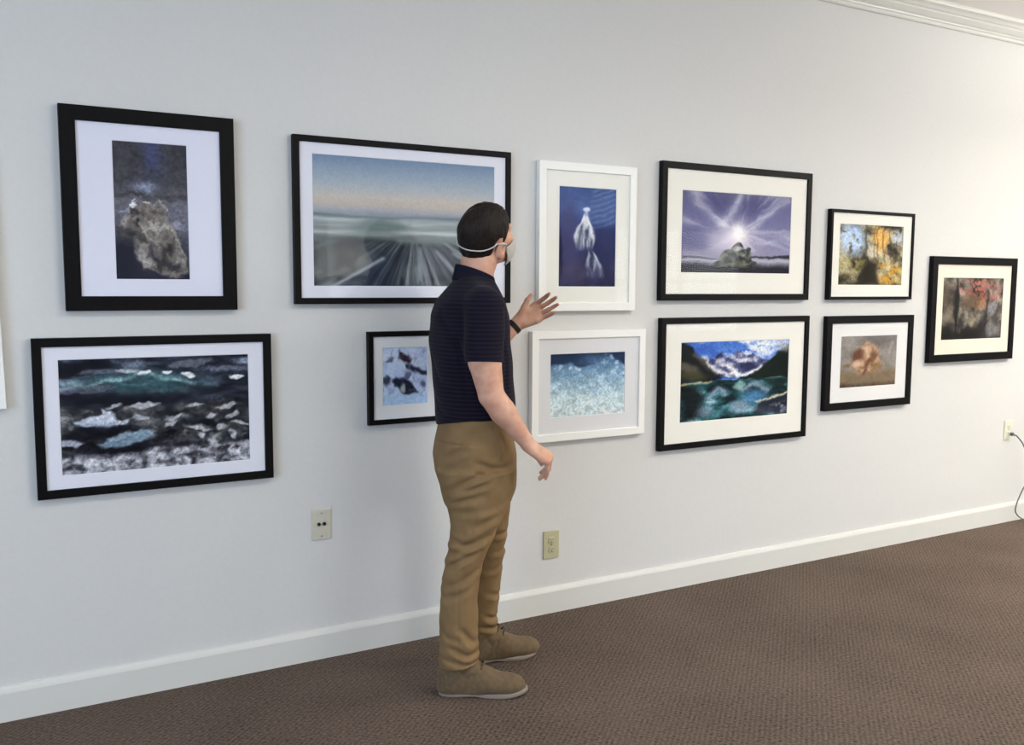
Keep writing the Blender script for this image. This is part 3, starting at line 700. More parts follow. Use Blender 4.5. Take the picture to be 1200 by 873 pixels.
def crease(pts, amp, w):
    """field that dents (amp>0) or raises (amp<0) the surface along a curve"""
    pts = [np.array(p, float) for p in pts]
    lo = np.min(pts, 0) - 3 * w; hi = np.max(pts, 0) + 3 * w
    def fn(X, Y, Z):
        m = None
        for a, b in zip(pts[:-1], pts[1:]):
            e = b - a; t = np.clip(((X - a[0]) * e[0] + (Y - a[1]) * e[1] + (Z - a[2]) * e[2]) / (e @ e), 0, 1)
            d2 = (X - a[0] - e[0] * t) ** 2 + (Y - a[1] - e[1] * t) ** 2 + (Z - a[2] - e[2] * t) ** 2
            m = d2 if m is None else np.minimum(m, d2)
        return (amp * np.exp(-m / w ** 2)).astype(np.float32)
    return fn, lo, hi

def fold(pts, amp, w, ycut, side=-1):
    """cloth fold drawn in side view (x,z): a valley with a ridge beside it, fading at both ends; on the side Y*side > ycut*side"""
    pts = np.array(spline([(a, b) for a, b in pts], 6)); n = len(pts) - 1
    lo = (pts[:, 0].min() - 4 * w, -.3, pts[:, 1].min() - 4 * w); hi = (pts[:, 0].max() + 4 * w, .3, pts[:, 1].max() + 4 * w)
    def fn(X, Y, Z):
        best = None
        for i in range(n):
            a, b = pts[i], pts[i + 1]; e = b - a; L2 = e @ e
            t = ((X - a[0]) * e[0] + (Z - a[1]) * e[1]) / L2; tc = np.clip(t, 0, 1)
            dx = X - a[0] - e[0] * tc; dz = Z - a[1] - e[1] * tc
            d = np.hypot(dx, dz); sg = np.sign(e[0] * dz - e[1] * dx); u = (i + tc) / n
            if best is None: best = [d, sg * np.ones_like(d), u * np.ones_like(d)]
            else:
                m = d < best[0]; best = [np.where(m, d, best[0]), np.where(m, sg, best[1]), np.where(m, u, best[2])]
        x = best[0] * best[1] / w; tap = np.sqrt(np.clip(np.sin(np.pi * np.clip(best[2], .03, .97)), 0, 1))
        pr = np.exp(-x ** 2) - .75 * np.exp(-(x + 1.9) ** 2) - .3 * np.exp(-(x - 2.0) ** 2)
        yy = np.clip((Y - ycut) * side / .03, 0, 1)
        return (amp * tap * pr * yy).astype(np.float32)
    return fn, lo, hi

def surface_nets(g, relax=2):
    f = g.f; n = f.shape
    s = f < 0
    cnt = np.zeros((n[0] - 1, n[1] - 1, n[2] - 1), np.int8)
    for i in (0, 1):
        for j in (0, 1):
            for k in (0, 1): cnt += s[i:n[0] - 1 + i, j:n[1] - 1 + j, k:n[2] - 1 + k]
    I, J, K = np.nonzero((cnt > 0) & (cnt < 8))
    vid = np.full(cnt.shape, -1, np.int32); vid[I, J, K] = np.arange(len(I))
    acc = np.zeros((len(I), 3)); num = np.zeros(len(I))
    cs = [(0, 0, 0), (1, 0, 0), (0, 1, 0), (1, 1, 0), (0, 0, 1), (1, 0, 1), (0, 1, 1), (1, 1, 1)]
    vals = [f[I + a, J + b, K + c] for a, b, c in cs]
    for p in range(8):
        for q in range(p + 1, 8):
            if sum(abs(cs[p][i] - cs[q][i]) for i in range(3)) != 1: continue
            a, b = vals[p], vals[q]; m = (a < 0) != (b < 0)
            t = np.where(m, a / np.where(m, a - b, 1), 0)
            P = np.array(cs[p])[None] + t[:, None] * (np.array(cs[q]) - np.array(cs[p]))[None]
            acc += P * m[:, None]; num += m
    V = g.lo + (np.stack([I, J, K], 1) + acc / num[:, None]) * g.h
    Q = []
    for ax in range(3):
        b, c = (ax + 1) % 3, (ax + 2) % 3
        s0 = [slice(None)] * 3; s1 = [slice(None)] * 3; s0[ax] = slice(0, -1); s1[ax] = slice(1, None)
        A, B = s[tuple(s0)], s[tuple(s1)]
        idx = np.stack(np.nonzero(A != B), 1)
        ok = (idx[:, b] > 0) & (idx[:, c] > 0) & (idx[:, b] < n[b] - 1) & (idx[:, c] < n[c] - 1); idx = idx[ok]
        def vv(db, dc):
            q = idx.copy(); q[:, b] += db; q[:, c] += dc; return vid[q[:, 0], q[:, 1], q[:, 2]]
        quad = np.stack([vv(-1, -1), vv(0, -1), vv(0, 0), vv(-1, 0)], 1)
        flip = ~A[idx[:, 0], idx[:, 1], idx[:, 2]]
        quad[flip] = quad[flip][:, ::-1]; Q.append(quad)
    Q = np.concatenate(Q)
    E_ = np.concatenate([Q[:, [0, 1]], Q[:, [1, 2]], Q[:, [2, 3]], Q[:, [3, 0]]])
    deg = np.bincount(E_[:, 0], minlength=len(V)) + np.bincount(E_[:, 1], minlength=len(V)); deg = np.maximum(deg, 1)
    def lap(V):
        o = np.empty_like(V)
        for i in range(3):
            o[:, i] = (np.bincount(E_[:, 0], V[E_[:, 1], i], len(V)) + np.bincount(E_[:, 1], V[E_[:, 0], i], len(V))) / deg
        return o
    for _ in range(relax):
        V = V + .5 * (lap(V) - V); V = V - .52 * (lap(V) - V)
    return V, Q

def sdf_obj(name, g, mat, parent, relax=2):
    V, Q = surface_nets(g, relax)
    me = bpy.data.meshes.new(name); set_mesh(me, V, Q, True); me.materials.append(mat)
    o = bpy.data.objects.new(name, me); COL.objects.link(o); o.parent = parent
    return o

def skin_material():
    m = new_mat('skin', (206, 160, 136), .5, .4)
    tc = nd(m, 'ShaderNodeTexCoord'); no = nd(m, 'ShaderNodeTexNoise', Scale=28, Detail=4); lk(m, tc, 'Object', no, 'Vector')
    r = nd(m, 'ShaderNodeValToRGB'); r.color_ramp.elements[0].position = .3; r.color_ramp.elements[1].position = .7
    r.color_ramp.elements[0].color = (*lin((196, 142, 118)), 1); r.color_ramp.elements[1].color = (*lin((212, 168, 142)), 1)
    lk(m, no, 'Fac', r, 'Fac'); lk(m, r, 'Color', bsdf(m), 'Base Color')
    b = bsdf(m); b.inputs['Subsurface Weight'].default_value = .12; b.inputs['Subsurface Radius'].default_value = (.02, .008, .004); b.inputs['Subsurface Scale'].default_value = .3
    return m
m_skin = skin_material()
m_hair = new_mat('dark_brown_hair', (38, 28, 22), .6, .18)
speckle(m_hair, (13, 10, 9), (40, 30, 24), 150, 4, .55, .004, .3, .7, (1, 1, .35))
def shirt_material():
    m = new_mat('navy_knit', (30, 27, 44), .9, .12, sheen=.04)
    tc = nd(m, 'ShaderNodeTexCoord'); sp = nd(m, 'ShaderNodeSeparateXYZ'); lk(m, tc, 'Object', sp, 'Vector')
    k = nd(m, 'ShaderNodeMath', operation='MULTIPLY'); k.inputs[1].default_value = 2 * math.pi / .0145; lk(m, sp, 'Z', k, 0)
    s = nd(m, 'ShaderNodeMath', operation='SINE'); lk(m, k, 0, s, 0)
    r = nd(m, 'ShaderNodeValToRGB'); e = r.color_ramp.elements
    e[0].position = .45; e[0].color = (*lin((17, 15, 27)), 1); e[1].position = .98; e[1].color = (*lin((31, 25, 40)), 1)
    mr = nd(m, 'ShaderNodeMapRange'); mr.inputs['From Min'].default_value = -1; lk(m, s, 0, mr, 'Value'); lk(m, mr, 'Result', r, 'Fac')
    lk(m, r, 'Color', bsdf(m), 'Base Color')
    no = nd(m, 'ShaderNodeTexNoise', Scale=420, Detail=2); lk(m, tc, 'Object', no, 'Vector')
    b = nd(m, 'ShaderNodeBump', Strength=.25, Distance=.001); lk(m, no, 'Fac', b, 'Height'); lk(m, b, 'Normal', bsdf(m), 'Normal')
    return m
m_shirt = shirt_material()
m_collar = new_mat('navy_rib', (22, 21, 36), .9, .12)
m_khaki = speckle(new_mat('khaki_twill', (132, 108, 76), .9, .12, sheen=.02), (122, 98, 67), (132, 107, 75), 16, 6, .12, .002)
m_suede = speckle(new_mat('tan_suede', (126, 104, 80), .95, .08, sheen=.08), (98, 82, 62), (109, 92, 70), 60, 5, .2, .001)
m_sole = new_mat('crepe_sole', (140, 128, 116), .8, .2)
m_lace = new_mat('brown_lace', (92, 76, 60), .9, .1)
m_mask = new_mat('mask_cloth', (186, 185, 176), .85, .15)
m_strap = new_mat('mask_elastic', (190, 190, 190), .8, .2)
m_watch = new_mat('black_rubber', (20, 20, 22), .5, .4)
m_eye = new_mat('eye_white', (225, 220, 212), .2, .5)
m_iris = new_mat('iris_brown', (60, 40, 28), .2, .5)
m_button = new_mat('dark_button', (30, 28, 40), .4, .5)

AZ = 0.4910324
man = thing('person', 'man in a dark polo shirt and khaki trousers, standing and gesturing at the pictures', 'person', (1.548, 2.895, 0))
man.rotation_euler = (0, 0, -AZ)
# local frame of the man: +X the way his feet point, +Y his left, Z up

def rot(yaw, pitch, roll=0):
    """columns = forward, left, up of a turned part (pitch up positive)"""
    cy, sy, cp, sp = math.cos(yaw), math.sin(yaw), math.cos(pitch), math.sin(pitch)
    f = np.array([cy * cp, sy * cp, sp]); l = np.array([-sy, cy, 0.]); u = np.cross(f, l)
    c, s_ = math.cos(roll), math.sin(roll)
    return np.stack([f, c * l + s_ * u, c * u - s_ * l], 1)

HR = rot(math.radians(41), math.radians(18), math.radians(17))
HC = np.array([-.028, .0, 1.632])
def hp(x, y, z): return HC + HR @ np.array([x, y, z])
def to_head(X, Y, Z):
    x, y, z = X - HC[0], Y - HC[1], Z - HC[2]
    return [HR[0, i] * x + HR[1, i] * y + HR[2, i] * z for i in range(3)]

# --- torso of the shirt; the body inside uses the same rows, drawn in
torso_rows = [(.90, -.068, 0, .132, .172, 6), (.96, -.069, 0, .138, .174, 9), (1.02, -.066, 0, .144, .176, 11), (1.10, -.073, 0, .143, .178, 14), (1.26, -.088, 0, .138, .190, 19),
              (1.35, -.087, 0, .133, .188, 19), (1.40, -.086, 0, .116, .176, 19), (1.44, -.078, 0, .092, .132, 18), (1.475, -.072, 0, .070, .082, 18), (1.50, -.066, 0, .058, .062, 20)]
SR, SL = (-.030, -.178, 1.382), (-.140, .172, 1.385)        # shoulder joints
ER, EL = (-.008, -.206, 1.085), (-.100, .315, 1.135)        # elbows
WR, WL = (.122, -.170, .908), (.100, .352, 1.310)           # wrists

def hand(g, W, D, N, TH, Lp, fingers, thumb, s=1.0):
    """palm from the wrist W along D, N = palm normal, TH = towards the thumb; fingers = [(flexions, spread)]"""
    D = np.array(D) / np.linalg.norm(D); N = np.array(N, float); N -= D * (N @ D); N /= np.linalg.norm(N)
    T = np.array(TH, float); T -= D * (T @ D); T -= N * (T @ N); T /= np.linalg.norm(T)
    P = lambda d, t, n: np.array(W) + s * (D * d + T * t + N * n)
    # palm: a fan of flat metacarpals, heel and thumb pads
    offs = [.030, .010, -.010, -.028]; lens = [Lp, Lp * 1.02, Lp * .96, Lp * .88]
    for o, L in zip(offs, lens):
        g.cone(P(-.004, o * .45, 0), P(L, o, .0), .0145 * s, .0118 * s, .014)
    g.cone(P(.012, .016, .006), P(.045, .03, .008), .014 * s, .013 * s, .014)
    g.cone(P(.015, -.016, .005), P(.06, -.026, .004), .012 * s, .012 * s, .012)
    Ls = [(.040, .024, .021), (.044, .028, .022), (.041, .026, .021), (.032, .020, .019)]
    rs = [(.0098, .0088, .0078, .0062), (.0100, .009, .008, .0064), (.0096, .0086, .0076, .0062), (.0086, .0076, .0068, .0056)]
    for i, (flex, spread) in enumerate(fingers):
        p = P(lens[i], offs[i], 0); pts = [P(lens[i] - .012, offs[i], 0), p]; ang = 0
        d0 = D * math.cos(spread) + T * math.sin(spread)
        for q in range(3):
            ang += flex[q]; dd = d0 * math.cos(ang) + N * math.sin(ang)
            p = p + dd * Ls[i][q] * s; pts.append(p)
        r = [rs[i][0] * s] + [x * s for x in rs[i]]
        for q in range(4): g.cone(pts[q], pts[q + 1], r[q], r[q + 1], .0035 if q else .006)
    tp = [P(.018, .018, .006)] + [P(*q) for q in thumb]
    tr = [.0145, .0125, .0105, .0078]
    for q in range(len(tp) - 1): g.cone(tp[q], tp[q + 1], tr[q] * s, tr[q + 1] * s, .009 if q == 0 else .004)
    return P

def build_body():
    g = Grid((-.27, -.29, 0.02), (.30, .46, 1.78), .0032)
    fn, z0, z1 = loft_fn(torso_rows, -.022); g.add(fn, (-.25, -.22, z0), (.15, .22, z1), .03)
    g.cone((-.07, -.085, .9), (-.075, -.108, .54), .080, .050, .04); g.cone((-.075, -.108, .54), (-.112, -.124, .40), .050, .046, .03); g.cone((-.112, -.124, .40), (-.120, -.130, .10), .046, .032, .03)
    g.cone((-.06, .085, .9), (-.020, .130, .50), .080, .050, .04); g.cone((-.020, .130, .50), (-.034, .150, .36), .050, .044, .03); g.cone((-.034, .150, .36), (-.052, .158, .10), .044, .032, .03)
    g.cone((-.125, -.132, .058), (.0, -.136, .040), .026, .018, .02); g.cone((-.055, .156, .058), (.06, .192, .040), .026, .018, .02)
    # arms
    g.cone(SR, (-.030, -.203, 1.2), .056, .0565, .02); g.cone((-.030, -.203, 1.2), ER, .0565, .0435, .006)
    mid = (.032, -.198, 1.028); g.cone(ER, mid, .0435, .0445, .006); g.cone(mid, (.088, -.181, .955), .0445, .031, .006); g.cone((.088, -.181, .955), WR, .031, .0245, .006)
    g.cone(SL, EL, .060, .043, .03); g.cone(EL, (-.02, .33, 1.2), .043, .042, .02); g.cone((-.02, .33, 1.2), WL, .042, .025, .02)
    # neck and head
    g.cone((-.082, 0, 1.42), (-.052, .0, 1.545), .066, .057, .03); g.cone((-.052, .0, 1.545), hp(-.022, 0, -.035), .058, .058, .025)
    g.ell(hp(-.012, 0, .022), (.095, .0755, .084), HR, .02)
    g.ell(hp(.034, 0, -.045), (.054, .056, .068), HR, .03)
    for y in (-1, 1):
        g.cone(hp(.0, y * .055, -.055), hp(.062, y * .018, -.096), .018, .014, .022)
        g.ell(hp(.064, y * .040, -.018), (.024, .020, .018), HR, .02)
        # ear: a tilted shell with a rim and a hollow
        RE = HR @ rot(y * .35, -.25)
        g.ell(hp(-.006, y * .080, -.031), (.018, .0075, .031), RE, .006); g.ell(hp(-.002, y * .079, -.055), (.010, .007, .012), RE, .006)
        g.carve(ell_fn(hp(.0, y * .089, -.027), (.0095, .007, .017), RE), hp(0, y * .085, -.012) - .04, hp(0, y * .085, -.012) + .04, .004)
    g.ell(hp(.072, 0, -.098), (.020, .022, .018), HR, .02)
    g.cone(hp(.078, -.036, .020), hp(.078, .036, .020), .012, .012, .018)
    g.cone(hp(.088, 0, .006), hp(.104, 0, -.030), .0085, .0115, .012)
    for y in (-1, 1):
        g.ell(hp(.097, y * .011, -.034), (.010, .0075, .007), HR, .006)
        g.carve(ell_fn(hp(.094, y * .031, -.001), (.014, .0165, .0105), HR), hp(.094, y * .031, 0) - .05, hp(.094, y * .031, 0) + .05, .012)
    for y in (-1, 1):
        g.ell(hp(.0755, y * .031, .0), (.0138, .0150, .0136), HR, .004)
        g.carve(ell_fn(hp(.088, y * .031, -.0005), (.016, .0125, .0052), HR), hp(.085, y * .031, 0) - .04, hp(.085, y * .031, 0) + .04, .002)
    g.cone(hp(.090, -.018, -.062), hp(.090, .018, -.062), .006, .006, .01); g.cone(hp(.0885, -.016, -.073), hp(.0885, .016, -.073), .0065, .0065, .01)
    g.carve(lambda X, Y, Z: np.sqrt((to_head(X, Y, Z)[0] - .098) ** 2 + (to_head(X, Y, Z)[2] + .0675) ** 2) - .0022 + .0 * Y, hp(.09, 0, -.067) - .03, hp(.09, 0, -.067) + .03, .003)
    # hands: left reaching out with the palm to the viewer, right hanging half closed
    hand(g, WL, (.105, .0, .058), (-.12, -1, .18), (-.45, 0, .8), .088,
         [((.42, .32, .24), .05), ((.34, .25, .2), -.02), ((.26, .22, .2), -.09), ((.30, .3, .2), -.17)],
         [(.046, .040, .012), (.070, .058, .014), (.092, .068, .014)], 1.03)
    hand(g, WR, (.080, .014, -.058), (-.52, .34, -.78), (.40, .72, .46), .090,
         [((.95, .55, .30), -.03), ((1.0, .50, .25), .0), ((1.0, .42, .22), .03), ((.78, .24, .12), .05)],
         [(.044, .030, .022), (.070, .028, .034), (.088, .018, .042)], 1.0)
    return sdf_obj('body', g, m_skin, man), g
body, body_g = build_body()

def build_shirt():
    g = Grid((-.29, -.30, .90), (.16, .40, 1.52), .0036)
    fn, z0, z1 = loft_fn(torso_rows); g.add(fn, (-.26, -.24, z0), (.16, .24, z1), .02)
    g.cone((-.080, -.06, 1.437), (-.045, -.152, 1.402), .036, .052, .05); g.cone((-.090, .06, 1.437), (-.125, .150, 1.404), .036, .052, .05)
    def sleeve(a, b, ra, rb):
        a = np.array(a, float); b = np.array(b, float); e = b - a; L = np.linalg.norm(e); e = e / L
        def fn(X, Y, Z):
            t = (X - a[0]) * e[0] + (Y - a[1]) * e[1] + (Z - a[2]) * e[2]; tt = np.clip(t, 0, L)
            d = np.sqrt((X - a[0] - e[0] * tt) ** 2 + (Y - a[1] - e[1] * tt) ** 2 + (Z - a[2] - e[2] * tt) ** 2) - (ra + (rb - ra) * tt / L)
            return np.maximum(d, t - L)
        R_ = max(ra, rb); g.add(fn, np.minimum(a, b) - R_, np.maximum(a, b) + R_, .016)
    sleeve(SR, (-.032, -.204, 1.196), .068, .0655)
    sleeve(SL, np.array(SL) + .64 * (np.array(EL) - np.array(SL)), .066, .061)
    # hem: higher over the hip, dipping at the back
    g.cut(lambda X, Y, Z: (.962 + .06 * np.clip(X + .05, -.2, .1) + .028 * np.clip(-Y / .17, -.4, 1)) - Z, (-.3, -.3, .89), (.2, .3, 1.05), .004)
    # neck opening
    g.cut(lambda X, Y, Z: Z - (1.495 - .30 * (X + .07)), (-.2, -.12, 1.42), (.1, .12, 1.53), .004)
    cr = [([(-.12, -.168, 1.27), (-.102, -.176, 1.15), (-.09, -.176, 1.05)], .007, .012), ([(.03, -.166, 1.3), (.048, -.13, 1.2), (.045, -.125, 1.1)], .006, .012),
          ([(-.1, -.18, 1.03), (-.02, -.185, 1.0), (.05, -.15, 1.02)], .0035, .012), ([(-.2, -.07, 1.02), (-.13, -.15, .995), (-.04, -.18, .985)], .0035, .010),
          ([(-.22, -.02, 1.2), (-.19, -.09, 1.13), (-.13, -.15, 1.09)], .003, .014), ([(-.19, -.1, 1.36), (-.15, -.15, 1.3), (-.12, -.168, 1.25)], .004, .012),
          ([(.01, -.175, 1.07), (.05, -.14, 1.05)], .003, .01), ([(-.20, .02, 1.08), (-.2, -.06, 1.05), (-.15, -.12, 1.04)], .003, .012)]
    for p, a_, w in cr: fn, lo, hi = crease(p, a_, w); g.offset(fn, lo, hi)
    g.offset(lambda X, Y, Z: (.0018 * np.sin(38 * Z + 9 * X + 6 * Y) * np.sin(21 * X - 17 * Y + 13 * Z)).astype(np.float32), (-.3, -.3, .9), (.2, .4, 1.4))
    return sdf_obj('polo_shirt', g, m_shirt, man)
shirt = build_shirt()

# collar: a folded band round the neck with two points at the front
def build_collar():
    g = Grid((-.20, -.13, 1.40), (.06, .13, 1.56), .0026)
    c = np.array([-.066, 0, 0])
    def fn(X, Y, Z):
        yaw = math.radians(22); x = (X + .068) * math.cos(yaw) + Y * math.sin(yaw); y = -(X + .068) * math.sin(yaw) + Y * math.cos(yaw)
        th = np.arctan2(y, x)
        top = 1.517 - .30 * (x + .0) - .02 * (np.abs(th) < .5)
        out = .079 + .0 * X
        zt = 1.494 - .36 * x                           # fold line, low at the front
        drop = .046 + .030 * np.exp(-((np.abs(th) - .45) / .28) ** 2)
        rr = np.hypot(x / 1.0, y / 1.02)
        lean = .0680 - .22 * (Z - zt)                    # flares out downwards
        shell = np.abs(rr - lean) - .0042
        band = np.maximum(Z - zt - .012, zt - drop - Z)
        gap = (.13 - np.abs(th)) * .07
        return np.maximum(np.maximum(shell, band), gap).astype(np.float32)
    g.add(fn, (-.16, -.1, 1.42), (.04, .1, 1.54), 0)
    return sdf_obj('collar', g, m_collar, shirt, 3)
build_collar()

# --- trousers
hip_rows = [(.70, -.058, 0, .130, .155, 4), (.74, -.056, 0, .141, .172, 4), (.79, -.064, 0, .149, .180, 5), (.85, -.069, 0, .152, .182, 6), (.91, -.069, 0, .142, .178, 7), (.975, -.068, 0, .128, .170, 8), (1.0, -.068, 0, .122, .165, 8)]
legR = [(.045, -.122, -.132, .070, .066, 0), (.075, -.122, -.132, .0715, .066, 0), (.165, -.120, -.130, .0695, .066, 0), (.24, -.121, -.128, .0690, .067, 0), (.345, -.121, -.125, .0665, .068, 0), (.425, -.113, -.122, .066, .069, 0),
        (.48, -.103, -.119, .068, .070, 0), (.535, -.085, -.115, .072, .074, 0), (.60, -.068, -.108, .083, .080, 0), (.67, -.055, -.100, .106, .090, 0), (.73, -.055, -.094, .124, .095, 0), (.80, -.060, -.09, .13, .095, 0)]
legL = [(.05, -.050, .165, .068, .064, 12), (.08, -.049, .165, .066, .064, 12), (.16, -.044, .160, .060, .064, 12), (.24, -.040, .156, .0615, .066, 12), (.33, -.032, .150, .063, .067, 10), (.43, -.026, .142, .066, .069, 10),
        (.50, -.018, .134, .070, .072, 10), (.60, -.022, .120, .084, .080, 8), (.70, -.040, .104, .110, .092, 6), (.80, -.060, .09, .13, .095, 5)]
def build_trousers():
    g = Grid((-.26, -.24, .03), (.14, .26, 1.01), .0036)
    for rows, k in ((legR, .0), (legL, .012), (hip_rows, .03)):
        fn, z0, z1 = loft_fn(rows, 0, 2.1); g.add(fn, (-.24, -.22, z0), (.12, .24, z1), k)
    fl = []
    # near side: under the seat, pocket edge, thigh, round the knee, stacked at the ankle
    fl += [([(-.175, .735), (-.122, .761), (-.092, .779), (-.043, .802), (-.0, .811)], .0075, .011), ([(-.165, .716), (-.114, .745), (-.07, .758), (-.01, .779)], .006, .010), ([(-.155, .70), (-.10, .716), (-.03, .735)], .004, .011),
           ([(-.06, .845), (-.039, .838), (-.0, .824), (.06, .822)], .0055, .010), ([(-.175, .845), (-.148, .864), (-.113, .886), (-.09, .893)], .005, .012), ([(.006, .965), (.028, .92), (.042, .88), (.034, .845)], .006, .008),
           ([(-.13, .672), (-.092, .672), (-.018, .681), (.02, .69)], .003, .011), ([(-.07, .617), (-.044, .627), (-.003, .648), (.02, .66)], .0045, .012),
           ([(-.165, .575), (-.145, .566), (-.078, .556), (-.03, .575), (.01, .60)], .0065, .011), ([(-.165, .512), (-.149, .518), (-.114, .536), (-.062, .571), (-.03, .59)], .007, .011), ([(-.185, .445), (-.167, .463), (-.123, .499), (-.087, .518), (-.05, .54)], .007, .011),
           ([(-.165, .405), (-.131, .417), (-.089, .441), (-.04, .478)], .0055, .012), ([(-.185, .36), (-.14, .375), (-.09, .40)], .003, .012),
           ([(-.12, .262), (-.103, .247), (-.076, .212), (-.05, .20)], .006, .010), ([(-.15, .195), (-.127, .182), (-.085, .160), (-.045, .172)], .0065, .010), ([(-.185, .15), (-.14, .14), (-.09, .128), (-.05, .135)], .004, .009), ([(-.18, .25), (-.155, .225), (-.12, .215)], .003, .010)]
    for p, a, w in fl: fn, lo, hi = fold(p, a, w, -.10); g.offset(fn, lo, hi)
    # far leg, its front towards the viewer
    for p, a, w in [([(-.03, .20), (.0, .185), (.03, .18)], .006, .009), ([(-.05, .155), (-.02, .15), (.03, .135)], .006, .009), ([(.0, .45), (.03, .455), (.05, .47)], .005, .010), ([(-.02, .38), (.01, .385), (.035, .40)], .004, .01), ([(.0, .53), (.03, .525), (.055, .53)], .005, .010), ([(-.02, .29), (.01, .28), (.03, .27)], .004, .01)]:
        fn, lo, hi = fold(p, a, w, .18); lo = (lo[0], .05, lo[2]); g.offset(fn, lo, hi)
    # welt pocket and side seam
    cr = [([(-.195, -.085, .905), (-.15, -.145, .905), (-.105, -.172, .905)], .003, .0045), ([(-.045, -.178, .93), (-.045, -.187, .80), (-.055, -.195, .70), (-.075, -.187, .6), (-.1, -.19, .5), (-.12, -.193, .42), (-.122, -.194, .3), (-.122, -.197, .1)], .0022, .005)]
    for p, a, w in cr: fn, lo, hi = crease(p, a, w); g.offset(fn, lo, hi)
    g.offset(lambda X, Y, Z: (.0014 * np.sin(52 * Z + 18 * X) * np.sin(23 * X - 27 * Y + 9 * Z)).astype(np.float32), (-.26, -.24, .03), (.14, .26, .9))
    # hems: cut level, slightly longer at the heel
    g.cut(lambda X, Y, Z: np.where(Y < .03, .112 - Z + .12 * (X + .12), .108 - Z + .18 * (X + .05)), (-.26, -.24, .03), (.14, .26, .2), .004)
    return sdf_obj('trousers', g, m_khaki, man)
trousers = build_trousers()

# --- chukka boots
def shoe(x, y, yaw, L=.305):
    """built along +X from the heel at 0, then turned"""
    root_loc = (x, y, 0)
    g = Grid((-.03, -.07, .0), (L + .03, .07, .19), .0028)
    g.cone((.052, 0, .10), (.056, 0, .165), .047, .049, .02)                       # ankle shaft
    g.cone((.040, 0, .045), (.050, 0, .105), .039, .046, .02)                      # heel counter
    g.cone((.045, 0, .055), (.15, .004, .046), .042, .044, .03); g.cone((.075, 0, .122), (.175, .0, .058), .040, .032, .03)
    g.ell((.205, .004, .040), (.100, .051, .038), None, .03); g.ell((.248, .004, .030), (.056, .044, .033), None, .02)
    g.cone((.03, 0, .02), (.14, 0, .02), .036, .038, .02)
    g.cut(lambda X, Y, Z: .0130 - Z + 0 * X + .013 * -np.clip((X - .20) / .1, 0, 1) ** 2, (-.05, -.08, -.02), (L + .05, .08, .06), .003)
    g.cut(lambda X, Y, Z: Z - .150 - .10 * (X - .045) + 0 * Y, (-.05, -.08, .1), (.2, .08, .18), .003)
    for p, a, w in [([(.118, -.05, .02), (.112, -.048, .055), (.125, -.04, .085)], .0055, .004), ([(.118, .05, .02), (.112, .048, .055), (.125, .04, .085)], .0055, .004), ([(.02, -.045, .02), (.035, -.046, .055), (.03, -.046, .1)], .002, .004),
                    ([(.175, -.035, .062), (.165, 0, .082), (.175, .035, .062)], .003, .005), ([(.195, -.04, .055), (.19, 0, .072), (.195, .04, .055)], .0018, .006), ([(.08, -.045, .1), (.10, -.04, .075)], .002, .008)]:
        fn, lo, hi = crease(p, a, w); g.offset(fn, lo, hi)
    up = sdf_obj('shoe', g, m_suede, man); up.location = root_loc; up.rotation_euler = (0, 0, yaw)
    # sole: outline swept vertically, waist drawn in, toe sprung
    st = [(0, .020), (.006, .031), (.03, .040), (.07, .040), (.12, .039), (.17, .046), (.21, .0525), (.245, .0515), (.275, .043), (.297, .027), (.306, .010)]
    xs = np.array([a * L / .306 for a, b in st]); n = 40
    xx = np.linspace(0, 1, n) ** 1.0; xx = .5 - .5 * np.cos(math.pi * xx); xx = xx * L
    hw = np.interp(xx, xs, [b for a, b in st])
    for _ in range(2): hw[1:-1] = .25 * hw[:-2] + .5 * hw[1:-1] + .25 * hw[2:]
    loop = [(a, -b + .003) for a, b in zip(xx, hw)] + [(a, b + .003) for a, b in zip(xx[::-1], hw[::-1])]
    V = []; Fc = []; m = len(loop)
    for lev, (ins, zz) in enumerate([(.004, 0), (.001, .003), (0, .007), (0, .0135), (.0015, .0155), (.006, .016)]):
        for a, b in loop:
            spr = .011 * max(0, (a - .20) / .106) ** 2
            arch = .004 * math.exp(-((a - .115) / .03) ** 2) if lev < 2 else 0
            cx = .15 - a; V.append((a + ins * np.sign(cx), b - ins * np.sign(b), zz + spr + arch))
    for l in range(5):
        for q in range(m): Fc.append((l * m + q, l * m + (q + 1) % m, (l + 1) * m + (q + 1) % m, (l + 1) * m + q))
    Fc.append(tuple(range(m))[::-1]); Fc.append(tuple(5 * m + q for q in range(m)))
    mesh_obj('sole', V, Fc, m_sole, up, False)
    # laces across the instep
    for q in range(3):
        X0 = .112 + q * .022; Z0 = .145 - q * .0165
        pts = spline([(X0 - .006, -.026, Z0 - .012), (X0 + .004, -.012, Z0 + .006), (X0 + .007, 0, Z0 + .010), (X0 + .004, .012, Z0 + .006), (X0 - .006, .026, Z0 - .012)], 5)
        V, Fc = tube(pts, .0032, 8); mesh_obj('lace', V, Fc, m_lace, up, True)
    return up
shoe(-.192, -.130, math.radians(-2), .318)
shoe(-.112, .136, math.radians(16), .298)

